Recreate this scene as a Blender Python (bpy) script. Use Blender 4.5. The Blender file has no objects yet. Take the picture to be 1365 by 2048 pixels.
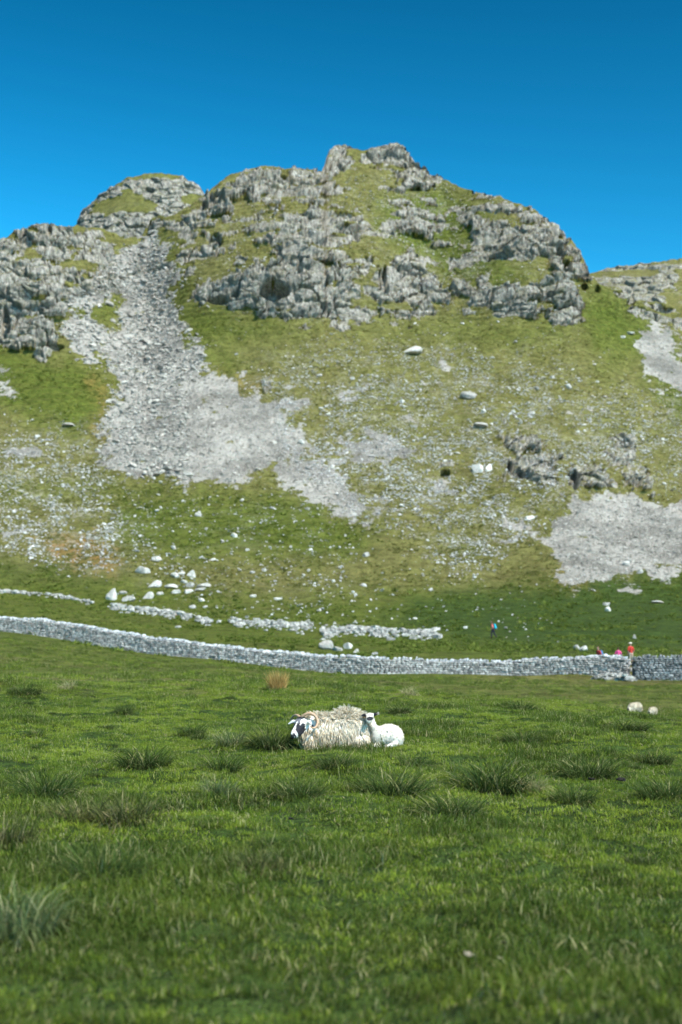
import bpy, bmesh, math, random
import numpy as np
from mathutils import Vector, Matrix
R = math.radians
random.seed(7)
rng = np.random.default_rng(11)
scene = bpy.context.scene
COL = scene.collection

# ------------------------------------------------------------------ camera model
FPX, CU, CV, HOR, EYE = 2844.4, 682.5, 1024.0, 1250.0, 1.6
PITCH = math.atan((HOR - CV) / FPX)
SP, CP = math.sin(PITCH), math.cos(PITCH)

def ray(u, v):
    """slopes (x, z) per metre of depth along +Y for a point of the photo"""
    u = np.asarray(u, float); v = np.asarray(v, float)
    yc = (CV - v) / FPX
    y = CP - yc * SP
    return (u - CU) / FPX / y, (SP + yc * CP) / y

def proj_v(z, d):
    z = z - EYE
    dep = d * CP + z * SP
    return CV - FPX * (-d * SP + z * CP) / dep

# ------------------------------------------------------------------ noise
TAB = np.random.default_rng(3).random((64, 64, 64)).astype(np.float32)
TRI = [np.random.default_rng(40 + k).random((64, 64, 64)).astype(np.float32) for k in range(3)]

def vnoise(x, y, z):
    xi = np.floor(x).astype(int); yi = np.floor(y).astype(int); zi = np.floor(z).astype(int)
    fx = x - xi; fy = y - yi; fz = z - zi
    fx = fx * fx * (3 - 2 * fx); fy = fy * fy * (3 - 2 * fy); fz = fz * fz * (3 - 2 * fz)
    g = lambda a, b, c: TAB[(xi + a) & 63, (yi + b) & 63, (zi + c) & 63]
    c0 = (g(0,0,0)*(1-fx)+g(1,0,0)*fx)*(1-fy)+(g(0,1,0)*(1-fx)+g(1,1,0)*fx)*fy
    c1 = (g(0,0,1)*(1-fx)+g(1,0,1)*fx)*(1-fy)+(g(0,1,1)*(1-fx)+g(1,1,1)*fx)*fy
    return c0 * (1 - fz) + c1 * fz

def fbm(x, y, z, octv=4, gain=.5):
    x = np.asarray(x, float); y = np.asarray(y, float) + 0 * x; z = np.asarray(z, float) + 0 * x
    s = 0; a = 1.; t = 0
    for o in range(octv):
        s = s + a * vnoise(x + 17.3*o, y + 9.1*o, z + 5.7*o); t += a
        a *= gain; x = x * 2.03; y = y * 2.03; z = z * 2.03
    return s / t

def voronoi(x, y, z):
    """F1, F2 and the random value of the nearest cell"""
    xi = np.floor(x).astype(int); yi = np.floor(y).astype(int); zi = np.floor(z).astype(int)
    f1 = np.full(x.shape, 9.); f2 = np.full(x.shape, 9.); cid = np.zeros(x.shape); tilt = np.zeros(x.shape)
    for a in (-1, 0, 1):
        for b in (-1, 0, 1):
            for c in (-1, 0, 1):
                ii = ((xi+a) & 63, (yi+b) & 63, (zi+c) & 63)
                dx = xi + a + TRI[0][ii] - x; dy = yi + b + TRI[1][ii] - y; dz = zi + c + TRI[2][ii] - z
                d = np.sqrt(dx*dx + dy*dy + dz*dz)
                near = d < f1
                f2 = np.where(near, f1, np.minimum(f2, d))
                cid = np.where(near, TAB[ii], cid)
                tilt = np.where(near, dx * (TRI[1][ii] - .5) * 2 + dz * (TRI[2][ii] - .7) * 2, tilt)
                f1 = np.where(near, d, f1)
    return f1, f2, cid, tilt

def sstep(a, b, x):
    t = np.clip((x - a) / (b - a), 0, 1)
    return t * t * (3 - 2 * t)

# ------------------------------------------------------------------ mesh helpers
def mesh_from(name, verts, faces, mat=None, smooth=True):
    verts = np.asarray(verts, np.float32); faces = np.asarray(faces, np.int32)
    me = bpy.data.meshes.new(name)
    nf, k = faces.shape
    me.vertices.add(len(verts)); me.vertices.foreach_set('co', verts.ravel())
    me.loops.add(nf * k); me.loops.foreach_set('vertex_index', faces.ravel())
    me.polygons.add(nf)
    me.polygons.foreach_set('loop_start', np.arange(0, nf * k, k, dtype=np.int32))
    me.polygons.foreach_set('use_smooth', np.full(nf, smooth))
    me.update(calc_edges=True)
    if mat: me.materials.append(mat)
    return me

def attr(me, name, vals):
    a = me.attributes.new(name, 'FLOAT', 'POINT'); a.data.foreach_set('value', np.asarray(vals, np.float32).ravel())

def attr_col(me, name, rgb):
    a = me.attributes.new(name, 'FLOAT_COLOR', 'POINT')
    c = np.ones((len(rgb), 4), np.float32); c[:, :3] = rgb
    a.data.foreach_set('color', c.ravel())

def link(name, me, parent=None, loc=None, rot=None, scl=None):
    o = bpy.data.objects.new(name, me); COL.objects.link(o)
    if parent: o.parent = parent
    if loc is not None: o.location = loc
    if rot is not None: o.rotation_euler = rot
    if scl is not None: o.scale = scl
    return o

def tag(o, label=None, cat=None, group=None, kind=None):
    if label: o['label'] = label
    if cat: o['category'] = cat
    if group: o['group'] = group
    if kind: o['kind'] = kind
    return o

def grid_faces(nr, nc):
    i = np.arange(nr - 1)[:, None] * nc + np.arange(nc - 1)[None, :]
    return np.stack([i, i + 1, i + nc + 1, i + nc], -1).reshape(-1, 4)

# ------------------------------------------------------------------ materials
class NT:
    def __init__(s, name):
        s.m = bpy.data.materials.new(name); s.m.use_nodes = True
        s.t = s.m.node_tree; s.n = s.t.nodes; s.l = s.t.links; s.n.clear()
        s.out = s.n.new('ShaderNodeOutputMaterial')
    def set(s, node, k, v):
        if v is None: return
        inp = node.inputs[k]
        if isinstance(v, bpy.types.NodeSocket): s.l.new(v, inp)
        elif isinstance(v, (tuple, list)) and len(v) == 3 and inp.type == 'RGBA': inp.default_value = (*v, 1)
        else: inp.default_value = v
    def node(s, typ, ins={}, **kw):
        n = s.n.new(typ)
        for k, v in kw.items(): setattr(n, k, v)
        for k, v in ins.items(): s.set(n, k, v)
        return n
    def at(s, name): return s.node('ShaderNodeAttribute', attribute_name=name).outputs['Fac']
    def atc(s, name): return s.node('ShaderNodeAttribute', attribute_name=name).outputs['Color']
    def pos(s): return s.node('ShaderNodeNewGeometry').outputs['Position']
    def nrm_z(s):
        sx = s.node('ShaderNodeSeparateXYZ', {0: s.node('ShaderNodeNewGeometry').outputs['Normal']}); return sx.outputs[2]
    def scale(s, vec, sc): return s.node('ShaderNodeMapping', {'Vector': vec, 'Scale': sc}).outputs[0]
    def noise(s, vec, sc, det=4, rough=.55, dist=0):
        return s.node('ShaderNodeTexNoise', {'Vector': vec, 'Scale': sc, 'Detail': det, 'Roughness': rough, 'Distortion': dist}).outputs['Fac']
    def math(s, op, a, b=None, c=None, clamp=False):
        n = s.node('ShaderNodeMath', operation=op, use_clamp=clamp)
        for i, v in enumerate((a, b, c)):
            if v is not None: s.set(n, i, v)
        return n.outputs[0]
    def ramp(s, f, a, b): # remap a..b to 0..1
        return s.node('ShaderNodeMapRange', {'Value': f, 'From Min': a, 'From Max': b}, interpolation_type='SMOOTHSTEP').outputs[0]
    def mix(s, f, a, b, mode='MIX'):
        n = s.node('ShaderNodeMix', data_type='RGBA', blend_type=mode)
        s.set(n, 0, f)
        for k, v in ((6, a), (7, b)):
            if isinstance(v, bpy.types.NodeSocket): s.l.new(v, n.inputs[k])
            else: n.inputs[k].default_value = (*v, 1)
        return n.outputs[2]
    def hsv(s, col, h=.5, sa=1., v=1.):
        return s.node('ShaderNodeHueSaturation', {'Hue': h, 'Saturation': sa, 'Value': v, 'Color': col}).outputs[0]
    def bump(s, h, st, dist): return s.node('ShaderNodeBump', {'Height': h, 'Strength': st, 'Distance': dist}).outputs[0]
    def bsdf(s, col, rough=.9, nrm=None, spec=.2, **kw):
        ins = {'Base Color': col, 'Roughness': rough, 'Specular IOR Level': spec}; ins.update(kw)
        n = s.node('ShaderNodeBsdfPrincipled', ins)
        if nrm is not None: s.l.new(nrm, n.inputs['Normal'])
        s.l.new(n.outputs[0], s.out.inputs[0]); return n

def mat_terrain():
    t = NT('hillside turf and limestone'); p = t.pos()
    hue, rock, scree, dark, ora = t.at('hue'), t.at('rock'), t.at('scree'), t.at('dark'), t.at('orange')
    n1 = t.noise(p, .045, 5, .6); n2 = t.noise(p, .6, 6, .65); n3 = t.noise(p, 3.0, 4, .7)
    nh = t.noise(t.scale(p, (.12, .12, 1.2)), 1.0, 4, .6)
    olive = t.mix(n2, GR['olive_a'], GR['olive_b'])
    green = t.mix(n2, GR['green_a'], GR['green_b'])
    h2 = t.math('ADD', hue, t.math('MULTIPLY', t.math('SUBTRACT', n1, .5), 1.2), clamp=True)
    g = t.mix(h2, olive, green)
    g = t.mix(t.math('MULTIPLY', t.ramp(nh, .5, .7), .3), g, (.105, .088, .030))
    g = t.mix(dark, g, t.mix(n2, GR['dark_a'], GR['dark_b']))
    g = t.hsv(g, v=t.math('ADD', .38, t.math('ADD', t.math('MULTIPLY', t.ramp(n3, .3, .7), .45), t.math('MULTIPLY', t.ramp(n2, .3, .7), .40))))
    g = t.mix(t.math('MULTIPLY', ora, t.ramp(n2, .35, .65)), g, (.26, .14, .045))
    # limestone: pale grey with vertical streaks and warm lichen
    st = t.noise(t.scale(p, (1.6, 1.6, .22)), 1.0, 6, .7)
    rk = t.mix(t.ramp(st, .3, .7), ROCK['a'], ROCK['b'])
    rk = t.mix(t.math('MULTIPLY', t.ramp(t.noise(p, .35, 6, .7), .50, .66), .65), rk, ROCK['lichen'])
    rk = t.mix(t.math('MULTIPLY', t.ramp(t.noise(t.scale(p, (1.2, 1.2, .16)), 1.3, 5, .7), .52, .66), .7), rk, ROCK['stain'])
    sc = t.mix(t.ramp(t.math('ADD', t.noise(p, 2.5, 5, .8), t.math('MULTIPLY', t.math('SUBTRACT', t.noise(p, .10, 4, .6), .5), 1.3)), .25, .75), ROCK['scree_a'], ROCK['scree_b'])
    e = t.math('MULTIPLY', t.math('SUBTRACT', n3, .5), .55)
    rm = t.ramp(t.math('ADD', rock, e), .40, .56)
    spk = t.math('MULTIPLY', t.ramp(t.math('ADD', t.noise(p, 1.7, 4, .8), t.math('MULTIPLY', t.noise(p, .16, 5, .6), .55)), .845, .885), t.ramp(t.at('speck'), .1, .7))
    spk = t.math('MULTIPLY', spk, .5)
    tuft = t.ramp(t.math('ADD', t.math('MULTIPLY', t.nrm_z(), .8), t.math('MULTIPLY', t.noise(p, .9, 5, .7), .9)), 1.06, 1.16)
    rm = t.math('MULTIPLY', rm, t.math('SUBTRACT', 1.0, t.math('MULTIPLY', tuft, .85)))
    sm = t.ramp(t.math('ADD', scree, t.math('MULTIPLY', e, 2.6)), .40, .58)
    g = t.mix(spk, g, ROCK['speck']); col = t.mix(sm, g, sc); col = t.mix(rm, col, rk)
    hgt = t.math('ADD', t.math('MULTIPLY', n3, .35), t.math('MULTIPLY', t.noise(p, 1.1, 6, .75), 1.0))
    hgt = t.math('MULTIPLY', hgt, t.math('SUBTRACT', 1.0, t.math('MULTIPLY', rm, .55)))
    hgt = t.math('ADD', hgt, t.math('MULTIPLY', t.math('MULTIPLY', st, rm), .8))
    nb = t.bump(hgt, .8, .7)
    t.bsdf(col, .95, nb, .1)
    return t.m

GR = dict(olive_a=(.120, .110, .030), olive_b=(.215, .207, .066), green_a=(.066, .092, .013), green_b=(.150, .170, .030),
          dark_a=(.022, .050, .010), dark_b=(.055, .095, .018))
ROCK = dict(speck=(.36, .335, .26), a=(.115, .108, .088), b=(.43, .40, .325), lichen=(.150, .145, .075), stain=(.050, .052, .052),
            scree_a=(.18, .168, .140), scree_b=(.39, .365, .31))

def mat_blade(name, ca, cb, cdry, var=.35, base=.55):
    t = NT(name); p = t.pos()
    r = t.at('rnd'); h = t.at('h')
    n1 = t.noise(p, .45, 3, .6); n2 = t.noise(p, 3.2, 3, .6)
    f = t.math('ADD', t.math('MULTIPLY', r, var), t.math('MULTIPLY', t.ramp(n1, .32, .68), 1 - var))
    c = t.mix(f, ca, cb)
    dry = t.math('MULTIPLY', t.ramp(r, .80, .92), t.ramp(n2, .3, .6))
    c = t.mix(dry, c, cdry)
    c = t.mix(t.math('MULTIPLY', t.ramp(h, .35, .0), base), c, (.035, .032, .012))  # dark basal leaves, with the shade between blades painted in
    c = t.mix(t.math('MULTIPLY', t.ramp(t.noise(p, .9, 4, .6), .60, .74), .4), c, (.15, .14, .025))
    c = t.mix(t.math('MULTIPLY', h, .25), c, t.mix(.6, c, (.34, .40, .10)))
    d = t.node('ShaderNodeBsdfPrincipled', {'Base Color': c, 'Roughness': .7, 'Specular IOR Level': .08})
    tr = t.node('ShaderNodeBsdfTranslucent', {'Color': c})
    m = t.node('ShaderNodeMixShader', {0: .36, 1: d.outputs[0], 2: tr.outputs[0]})
    t.l.new(m.outputs[0], t.out.inputs[0])
    return t.m

def mat_stone(name, a, b, dirt=(.2, .19, .14)):
    t = NT(name)
    oc = t.node('ShaderNodeTexCoord').outputs['Object']; p = t.pos()
    rnd = t.node('ShaderNodeObjectInfo').outputs['Random']; sh = t.at('shade')
    n = t.noise(p, 3.5, 6, .7)
    c = t.mix(t.ramp(n, .3, .7), a, b)
    c = t.hsv(c, v=t.math('ADD', .60, t.math('MULTIPLY', t.math('FRACT', t.math('ADD', rnd, sh)), .68)))
    c = t.mix(t.math('MULTIPLY', t.ramp(t.noise(p, 1.4, 5, .7), .58, .72), .4), c, dirt)
    t.bsdf(c, .92, t.bump(t.noise(p, 5, 6, .8), .6, .12), .15)
    return t.m

def mat_vcol(name, rough=.85, bump=0, bs=20, spec=.2, sss=0):
    t = NT(name)
    c = t.hsv(t.atc('col'), v=t.math('ADD', .8, t.math('MULTIPLY', t.noise(t.pos(), bs * 2, 4, .7), .4)))
    nb = t.bump(t.noise(t.pos(), bs, 4, .7), .5, bump) if bump else None
    t.bsdf(c, rough, nb, spec); return t.m

def mat_plain(name, c1, c2=None, sc=30, rough=.8, bump=.004):
    t = NT(name); c2 = c2 or tuple(x * .7 for x in c1)
    n = t.noise(t.pos(), sc, 4, .6)
    t.bsdf(t.mix(n, c2, c1), rough, t.bump(n, .5, bump), .25); return t.m

M_TER = mat_terrain()
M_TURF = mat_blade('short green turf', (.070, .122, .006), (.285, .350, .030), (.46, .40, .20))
M_LONG = mat_blade('longer green grass with painted foreground dimming', (.020, .045, .004), (.092, .135, .012), (.40, .35, .17), .35, .5)  # longer blades; green also deepened to paint a dimmer near foreground
M_TUSS = mat_blade('dark tussock grass', (.010, .026, .006), (.055, .100, .018), (.34, .30, .14), .6, .8)
M_GREY = mat_blade('pale green tussock grass', (.075, .11, .040), (.16, .20, .08), (.42, .36, .20), .6)
M_STRAW = mat_blade('straw coloured dead grass', (.20, .19, .075), (.42, .37, .18), (.5, .44, .27), .7)
M_RUST = mat_blade('rusty orange dead rushes', (.34, .20, .06), (.62, .42, .16), (.45, .33, .15), .7)
M_BROWN = mat_blade('brown withered tussock', (.040, .052, .014), (.10, .10, .035), (.30, .25, .13), .6)
M_STONE = mat_stone('weathered limestone boulder', (.32, .305, .265), (.62, .59, .51))
M_RUIN = mat_stone('tumbled wall stone', (.20, .193, .165), (.50, .48, .42))
M_SCREE = mat_stone('grey limestone scree', (.23, .215, .18), (.50, .47, .40))
M_WALL = mat_stone('grey drystone limestone', (.22, .21, .185), (.55, .53, .48), (.15, .14, .11))
M_WALLD = mat_stone('darker grey drystone', (.13, .14, .135), (.34, .35, .33), (.10, .10, .085))  # darker stone of the right-hand wall
M_COPE = mat_stone('pale coping limestone', (.35, .35, .34), (.62, .62, .60))
M_CORE = mat_plain('packed rubble core', (.07, .07, .068))

# ------------------------------------------------------------------ layout masks (ground cover and tone read from the photo)
GU0, GV0, GS = -240, 200, 4
GW, GH = (1620 - GU0) // GS, (1400 - GV0) // GS
gu = GU0 + GS * (np.arange(GW) + .5); gv = GV0 + GS * (np.arange(GH) + .5)
GUU, GVV = np.meshgrid(gu, gv)

def inpoly(pts, U, V):
    r = np.zeros(U.shape, bool); n = len(pts)
    for i in range(n):
        x0, y0 = pts[i]; x1, y1 = pts[(i + 1) % n]
        if y0 == y1: continue
        c = ((y0 > V) != (y1 > V)) & (U < (x1 - x0) * (V - y0) / (y1 - y0) + x0)
        r ^= c
    return r

def blur(m, k):
    for ax in (0, 1):
        for _ in range(2):
            p = np.pad(m, [(k, k) if a == ax else (0, 0) for a in (0, 1)], mode='edge')
            c = np.cumsum(p, axis=ax)
            n = m.shape[ax]
            z = np.zeros_like(np.take(c, [0], ax))
            c = np.concatenate([z, c], ax)
            m = (np.take(c, range(2*k+1, 2*k+1+n), ax) - np.take(c, range(0, n), ax)) / (2*k+1)
    return m

def layer(polys, k=1, base=None):
    m = np.zeros((GH, GW)) if base is None else base.copy()
    for val, pts in polys:
        ins = inpoly(pts, GUU, GVV)
        if val >= 0: m[ins] = np.maximum(m[ins], val)
        else: m[ins] = 0
    return blur(m, k)

def P(s): # "x,y x,y ..." -> points
    return [tuple(float(q) for q in w.split(',')) for w in s.split()]

ROCKP = [(.35, P('-240,470 150,455 340,440 430,360 640,330 800,290 1000,390 1180,540 1190,640 1120,660 1000,640 700,655 400,625 330,560 200,560 -240,720')),
 (.78, P('-240,520 0,482 25,462 60,450 110,447 200,455 262,480 245,520 200,540 130,560 60,572 -240,600')),
 (1, P('-240,600 0,572 60,580 126,592 126,690 95,716 60,716 20,692 0,682 -240,720')),
 (.62, P('120,470 250,470 300,500 250,560 150,595 60,572')),
 (1, P('295,442 320,430 333,455 305,464')),
 (1.1, P('388,410 415,385 440,355 530,333 620,342 640,380 600,398 540,404 480,400 450,432 410,442')),
 (.75, P('345,450 420,425 480,450 560,430 640,400 655,470 600,500 500,480 440,510 400,530 350,522')),
 (1, P('560,450 620,422 690,415 738,440 746,466 700,490 640,496 590,490')),
 (1, P('385,610 470,560 540,520 620,500 700,500 760,514 840,530 890,570 908,602 880,618 780,622 690,630 620,646 560,636 480,626')),
 (1.35, P('640,352 646,300 662,270 720,270 722,325 700,350')),
 (1.35, P('728,300 735,270 820,275 885,340 898,368 830,362 780,354 740,326')),
 (.85, P('620,360 670,360 690,390 640,392')), (.7, P('735,372 800,365 830,380 780,392')),
 (.9, P('770,430 830,435 892,466 830,472 790,466')), (.8, P('825,418 880,425 895,448 850,446')),
 (1, P('925,430 970,440 1060,446 1100,452 1145,485 1172,530 1184,562 1140,556 1090,526 1020,520 950,512 935,480')),
 (.85, P('940,383 1020,400 1090,435 1125,465 1060,444 1000,430 950,410')),
 (.95, P('975,575 1060,580 1100,560 1140,590 1170,600 1176,646 1120,642 1060,652 1000,632 975,612')),
 (.8, P('940,540 962,540 972,600 950,612')), (.8, P('973,522 990,530 990,582 975,580')),
 (.8, P('850,486 890,490 945,520 930,536 870,506')), (.9, P('1050,540 1110,530 1160,590 1140,604 1090,592')),
 (1, P('1000,900 1060,888 1122,920 1122,960 1105,1002 1060,982 1010,946')),
 (1, P('1133,935 1180,924 1222,945 1216,972 1170,992 1133,972')),
 (.7, P('958,858 1050,868 1100,880 1040,898 980,886')),
 (1, P('1200,868 1260,852 1278,880 1268,932 1230,932 1212,890')),
 (1, P('1258,932 1300,945 1322,990 1290,998 1262,962')),
 (1, P('878,925 910,918 932,945 905,957 883,946')), (.9, P('503,750 545,753 558,775 530,780')),
 (.8, P('1196,570 1250,583 1310,603 1365,610 1620,640 1620,700 1365,660 1300,640 1230,606')),
 (.6, P('1190,690 1230,690 1245,725 1210,725')),
 (-1, P('755,512 772,520 735,570 705,632 688,632 712,575')),
 (-1, P('1005,522 1075,530 1065,572 990,575 960,545')), (-1, P('330,470 352,520 385,600 375,640 345,560')),
 (-1, P('660,496 745,480 760,492 745,504 660,506')), (-1, P('720,300 729,300 745,332 770,352 830,364 700,364 690,348 714,332'))]
SCREEP = [(1, P('255,480 325,468 345,540 354,600 366,660 414,702 404,745 460,745 500,770 520,800 560,830 600,870 604,925 560,950 520,935 470,952 380,978 300,978 250,945 205,890 200,850 232,770 246,728 160,712 128,650 132,590 225,530')),
 (-1, P('142,608 240,600 250,640 215,655 165,645')), (-1, P('430,905 480,890 500,905 450,925')),
 (.75, P('520,800 600,780 642,800 620,835 545,825')), (.8, P('560,950 610,900 690,880 770,855 810,890 730,925 660,960 700,968 790,1000 785,1040 730,1046 660,1026 600,992')),
 (.62, P('665,772 760,762 795,788 700,796')), (.7, P('795,828 860,824 865,842 805,842')), (.6, P('840,740 910,742 930,770 860,772')),
 (.8, P('855,962 915,975 908,1002 860,990')), (.8, P('968,1028 1072,1050 1072,1078 1010,1062')),
 (1, P('1110,1015 1200,995 1300,1004 1620,1006 1620,1140 1365,1142 1290,1146 1280,1160 1130,1172 1108,1152 1160,1134 1100,1102 1115,1060')),
 (1.35, P('1250,684 1310,682 1365,726 1620,840 1620,950 1365,790 1300,745')),
 (.85, P('1235,608 1300,632 1365,660 1620,740 1620,840 1365,697 1300,662 1260,632')),
 (.6, P('812,1088 862,1092 885,1116 840,1112')), (.6, P('1140,800 1200,795 1220,820 1160,825')), (.7, P('1300,795 1340,790 1365,830 1330,850')),
 (.55, P('-240,690 0,720 40,760 30,800 -240,820')), (.5, P('-240,900 60,880 120,900 60,940 0,930 -240,960')),
 (.55, P('180,935 240,930 250,955 200,952')), (.5, P('0,1040 60,1030 110,1060 40,1080 -60,1080')), (.52, P('740,900 830,880 900,900 850,930 780,960 740,930'))]
SPECK = [(.95, P('480,750 620,700 760,690 1000,700 1200,780 1365,850 1400,1000 1300,900 1110,1010 1060,1080 940,1150 850,1100 780,1050 600,990 560,900')),
 (1, P('540,800 900,740 1000,850 1000,1000 800,1020 600,930')),
 (.9, P('-240,870 100,870 200,900 240,980 262,1040 240,1140 150,1142 60,1110 -240,1100')),
 (.5, P('1150,780 1365,760 1500,860 1500,1000 1280,990')), (.3, P('260,980 600,990 720,1090 700,1260 250,1200 240,1040')),
 (.13, P('700,1050 1110,1170 1000,1330 700,1300')), (.25, P('420,660 1170,660 1250,760 600,720 480,760')), (.35, P('0,830 230,830 250,980 0,980')), (.5, P('600,380 900,360 960,480 900,600 760,500')), (.4, P('330,330 1180,330 1180,640 400,640'))]
GREENP = [(1, P('-240,690 0,694 120,722 235,732 205,830 150,880 30,830 -60,790')),
 (1, P('318,440 352,480 385,615 480,640 640,655 560,672 440,690 430,740 410,742 368,660 348,600')), (1, P('400,745 470,700 480,745 500,768 440,752')),
 (1, P('740,400 900,380 1000,440 960,500 1070,545 1060,580 900,560 780,490')), (.8, P('700,640 1000,640 1180,650 1100,690 900,670 700,664')),
 (1, P('1180,570 1240,608 1365,700 1620,840 1620,1000 1365,860 1260,700 1240,760 1150,650')),
 (1, P('220,985 600,985 690,1040 780,1060 700,1110 400,1120 230,1090')), (.8, P('142,600 240,595 250,645 165,650')),
 (1, P('-240,1105 200,1152 500,1190 800,1180 1000,1176 1365,1150 1620,1150 1620,1420 -240,1420')), (.8, P('-240,970 250,960 250,985 -240,1010'))]
DARKP = [(.8, P('770,1225 900,1190 1100,1180 1200,1158 1365,1148 1620,1148 1620,1310 1100,1300 900,1280 800,1262')), (.4, P('-240,1110 0,1112 130,1135 240,1170 60,1160 -240,1165')),  # areas of the slope coloured a darker green
 (.6, P('850,1068 940,1080 990,1108 900,1096'))]
ORAP = [(.9, P('70,1070 190,1068 250,1115 235,1148 170,1140 90,1100')), (.5, P('400,742 520,750 500,775 440,756')), (.5, P('180,750 210,750 205,900 190,850')), (.4, P('1110,1140 1170,1130 1200,1178 1120,1180')), (.4, P('600,965 700,975 680,1000 620,985'))]
L_ROCK = layer(ROCKP, 2); L_ROCKW = blur(L_ROCK, 5); L_SCREE = layer(SCREEP, 4); L_SPECK = layer(SPECK, 6); L_GREEN = layer(GREENP, 5); L_DARK = layer(DARKP, 4); L_ORA = layer(ORAP, 2)

def samp(L, u, v):
    x = np.clip((u - GU0) / GS - .5, 0, GW - 1.001); y = np.clip((v - GV0) / GS - .5, 0, GH - 1.001)
    xi = x.astype(int); yi = y.astype(int); fx = x - xi; fy = y - yi
    return (L[yi, xi]*(1-fx)+L[yi, xi+1]*fx)*(1-fy)+(L[yi+1, xi]*(1-fx)+L[yi+1, xi+1]*fx)*fy

# ------------------------------------------------------------------ field: heights as a function of (x, depth)
FU = np.array([-.9, -.36, -.24, -.12, 0, .12, .24, .36, .9])
FD = np.array([-80, 0, 20, 34, 45, 58, 80, 95, 101.5, 104, 108, 130, 150, 170])
FZ = np.array([
 [0,0,0,0,0,0,0,0,0],[0,0,0,0,0,0,0,0,0],[.1,.05,.03,.02,0,-.02,-.03,-.04,-.1],
 [.5,.2,.13,.05,-.03,-.20,-.68,-.9,-1.1],[.4,.1,-.10,-.15,-.35,-.95,-1.5,-1.7,-2],[.3,-.1,-.35,-.5,-.95,-1.75,-2.25,-2.3,-2.4],
 [1.2,.4,-.05,-.85,-1.5,-2.0,-2.3,-2.4,-2.4],[1.5,.8,.45,-.9,-1.8,-2.25,-2.3,-2.3,-2.3],[1.65,1.0,.62,-.92,-1.95,-2.3,-2.2,-2.15,-2.1],[1.7,1.05,.68,-.94,-2.0,-2.2,-1.15,-.95,-.95],[1.8,1.15,.78,-.95,-2.05,-1.9,-.9,-.85,-.85],
 [2.2,1.6,1.2,-.6,-1.0,-.7,-.6,-.6,-.6],[2.7,1.9,1.45,.8,.3,.45,.3,.3,.3],[4,3,2.6,2.2,1.7,1.8,1.7,1.7,1.7]], float)

def catm(X, xs):
    i = np.clip(np.searchsorted(xs, X) - 1, 0, len(xs) - 2)
    t = np.clip((X - xs[i]) / (xs[i+1] - xs[i]), 0, 1)
    return i, t * t * (3 - 2 * t)

def field_z(x, d):
    x = np.asarray(x, float); d = np.asarray(d, float)
    a = x / np.maximum(d, 8)
    i, s = catm(a, FU); j, t0 = catm(d, FD)
    t = np.clip((d - FD[j]) / (FD[j+1] - FD[j]), 0, 1)
    t = .5 * t + .5 * t0
    s = .5 * s + .5 * np.clip((a - FU[i]) / (FU[i+1] - FU[i]), 0, 1)
    z = (FZ[j, i]*(1-s)+FZ[j, i+1]*s)*(1-t)+(FZ[j+1, i]*(1-s)+FZ[j+1, i+1]*s)*t
    w = sstep(60, 30, d)
    z = z + (fbm(x * .9, d * .9, 0*x, 3) - .5) * .34 * w + (fbm(x * .16, d * .16, 3 + 0*x, 3) - .5) * (.22 * w * sstep(3, 10, d) + .5 * sstep(45, 80, d) * sstep(100, 90, d))
    return z

# field mesh
sa = np.concatenate([np.linspace(-1.6, -.34, 40, endpoint=False), np.linspace(-.34, .34, 420), np.linspace(.34, 1.6, 41)[1:]])
dd = np.concatenate([np.linspace(-60, 2, 20, endpoint=False), np.linspace(2, 40, 380, endpoint=False), np.linspace(40, 151, 330)])
SA, DD = np.meshgrid(sa, dd)
XX = SA * np.maximum(DD, 8); ZZ = field_z(XX, DD)
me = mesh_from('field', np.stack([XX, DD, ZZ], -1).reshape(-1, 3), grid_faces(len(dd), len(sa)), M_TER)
vv = proj_v(ZZ, np.maximum(DD, 3)); uu = CU + FPX * SA * .997
n = fbm(XX * .05, DD * .05, 9 + 0 * XX, 4)
far = sstep(28, 44, DD)
attr(me, 'hue', np.where(DD < 30, 1, .15 + .75 * (n > .0) * sstep(.35, .62, n) + sstep(104, 115, DD)))
attr(me, 'rock', 0 * XX); attr(me, 'scree', 0 * XX)
dk = samp(L_DARK, np.clip(uu, -230, 1610), np.clip(vv, 210, 1390)) * sstep(104, 112, DD)
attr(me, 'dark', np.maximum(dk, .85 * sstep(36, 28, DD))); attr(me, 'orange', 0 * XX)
tag(link('field', me), kind='structure')

# ------------------------------------------------------------------ hill
SKY = np.array(P('-400,640 -240,580 -100,520 0,484 25,463 60,452 110,447 150,451 200,456 250,474 285,468 296,444 306,434 322,431 332,436 350,428 375,412 400,396 412,388 425,374 440,362 470,346 500,340 530,333 560,334 590,337 625,340 642,343 648,334 655,310 668,293 690,291 715,297 728,301 745,292 790,290 812,302 840,328 870,345 890,358 920,375 950,383 990,393 1020,400 1060,415 1090,435 1120,462 1145,485 1160,502 1168,520 1180,546 1200,572 1243,584 1266,600 1290,603 1320,606 1365,612 1480,640 1620,700 1800,760'))
HV = np.array([1200, 1100, 1000, 900, 800, 700, 640, 560, 500, 400, 300, 250], float)
HD = np.array([186, 214, 240, 264, 288, 312, 325, 335, 345, 366, 388, 400], float)

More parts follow.
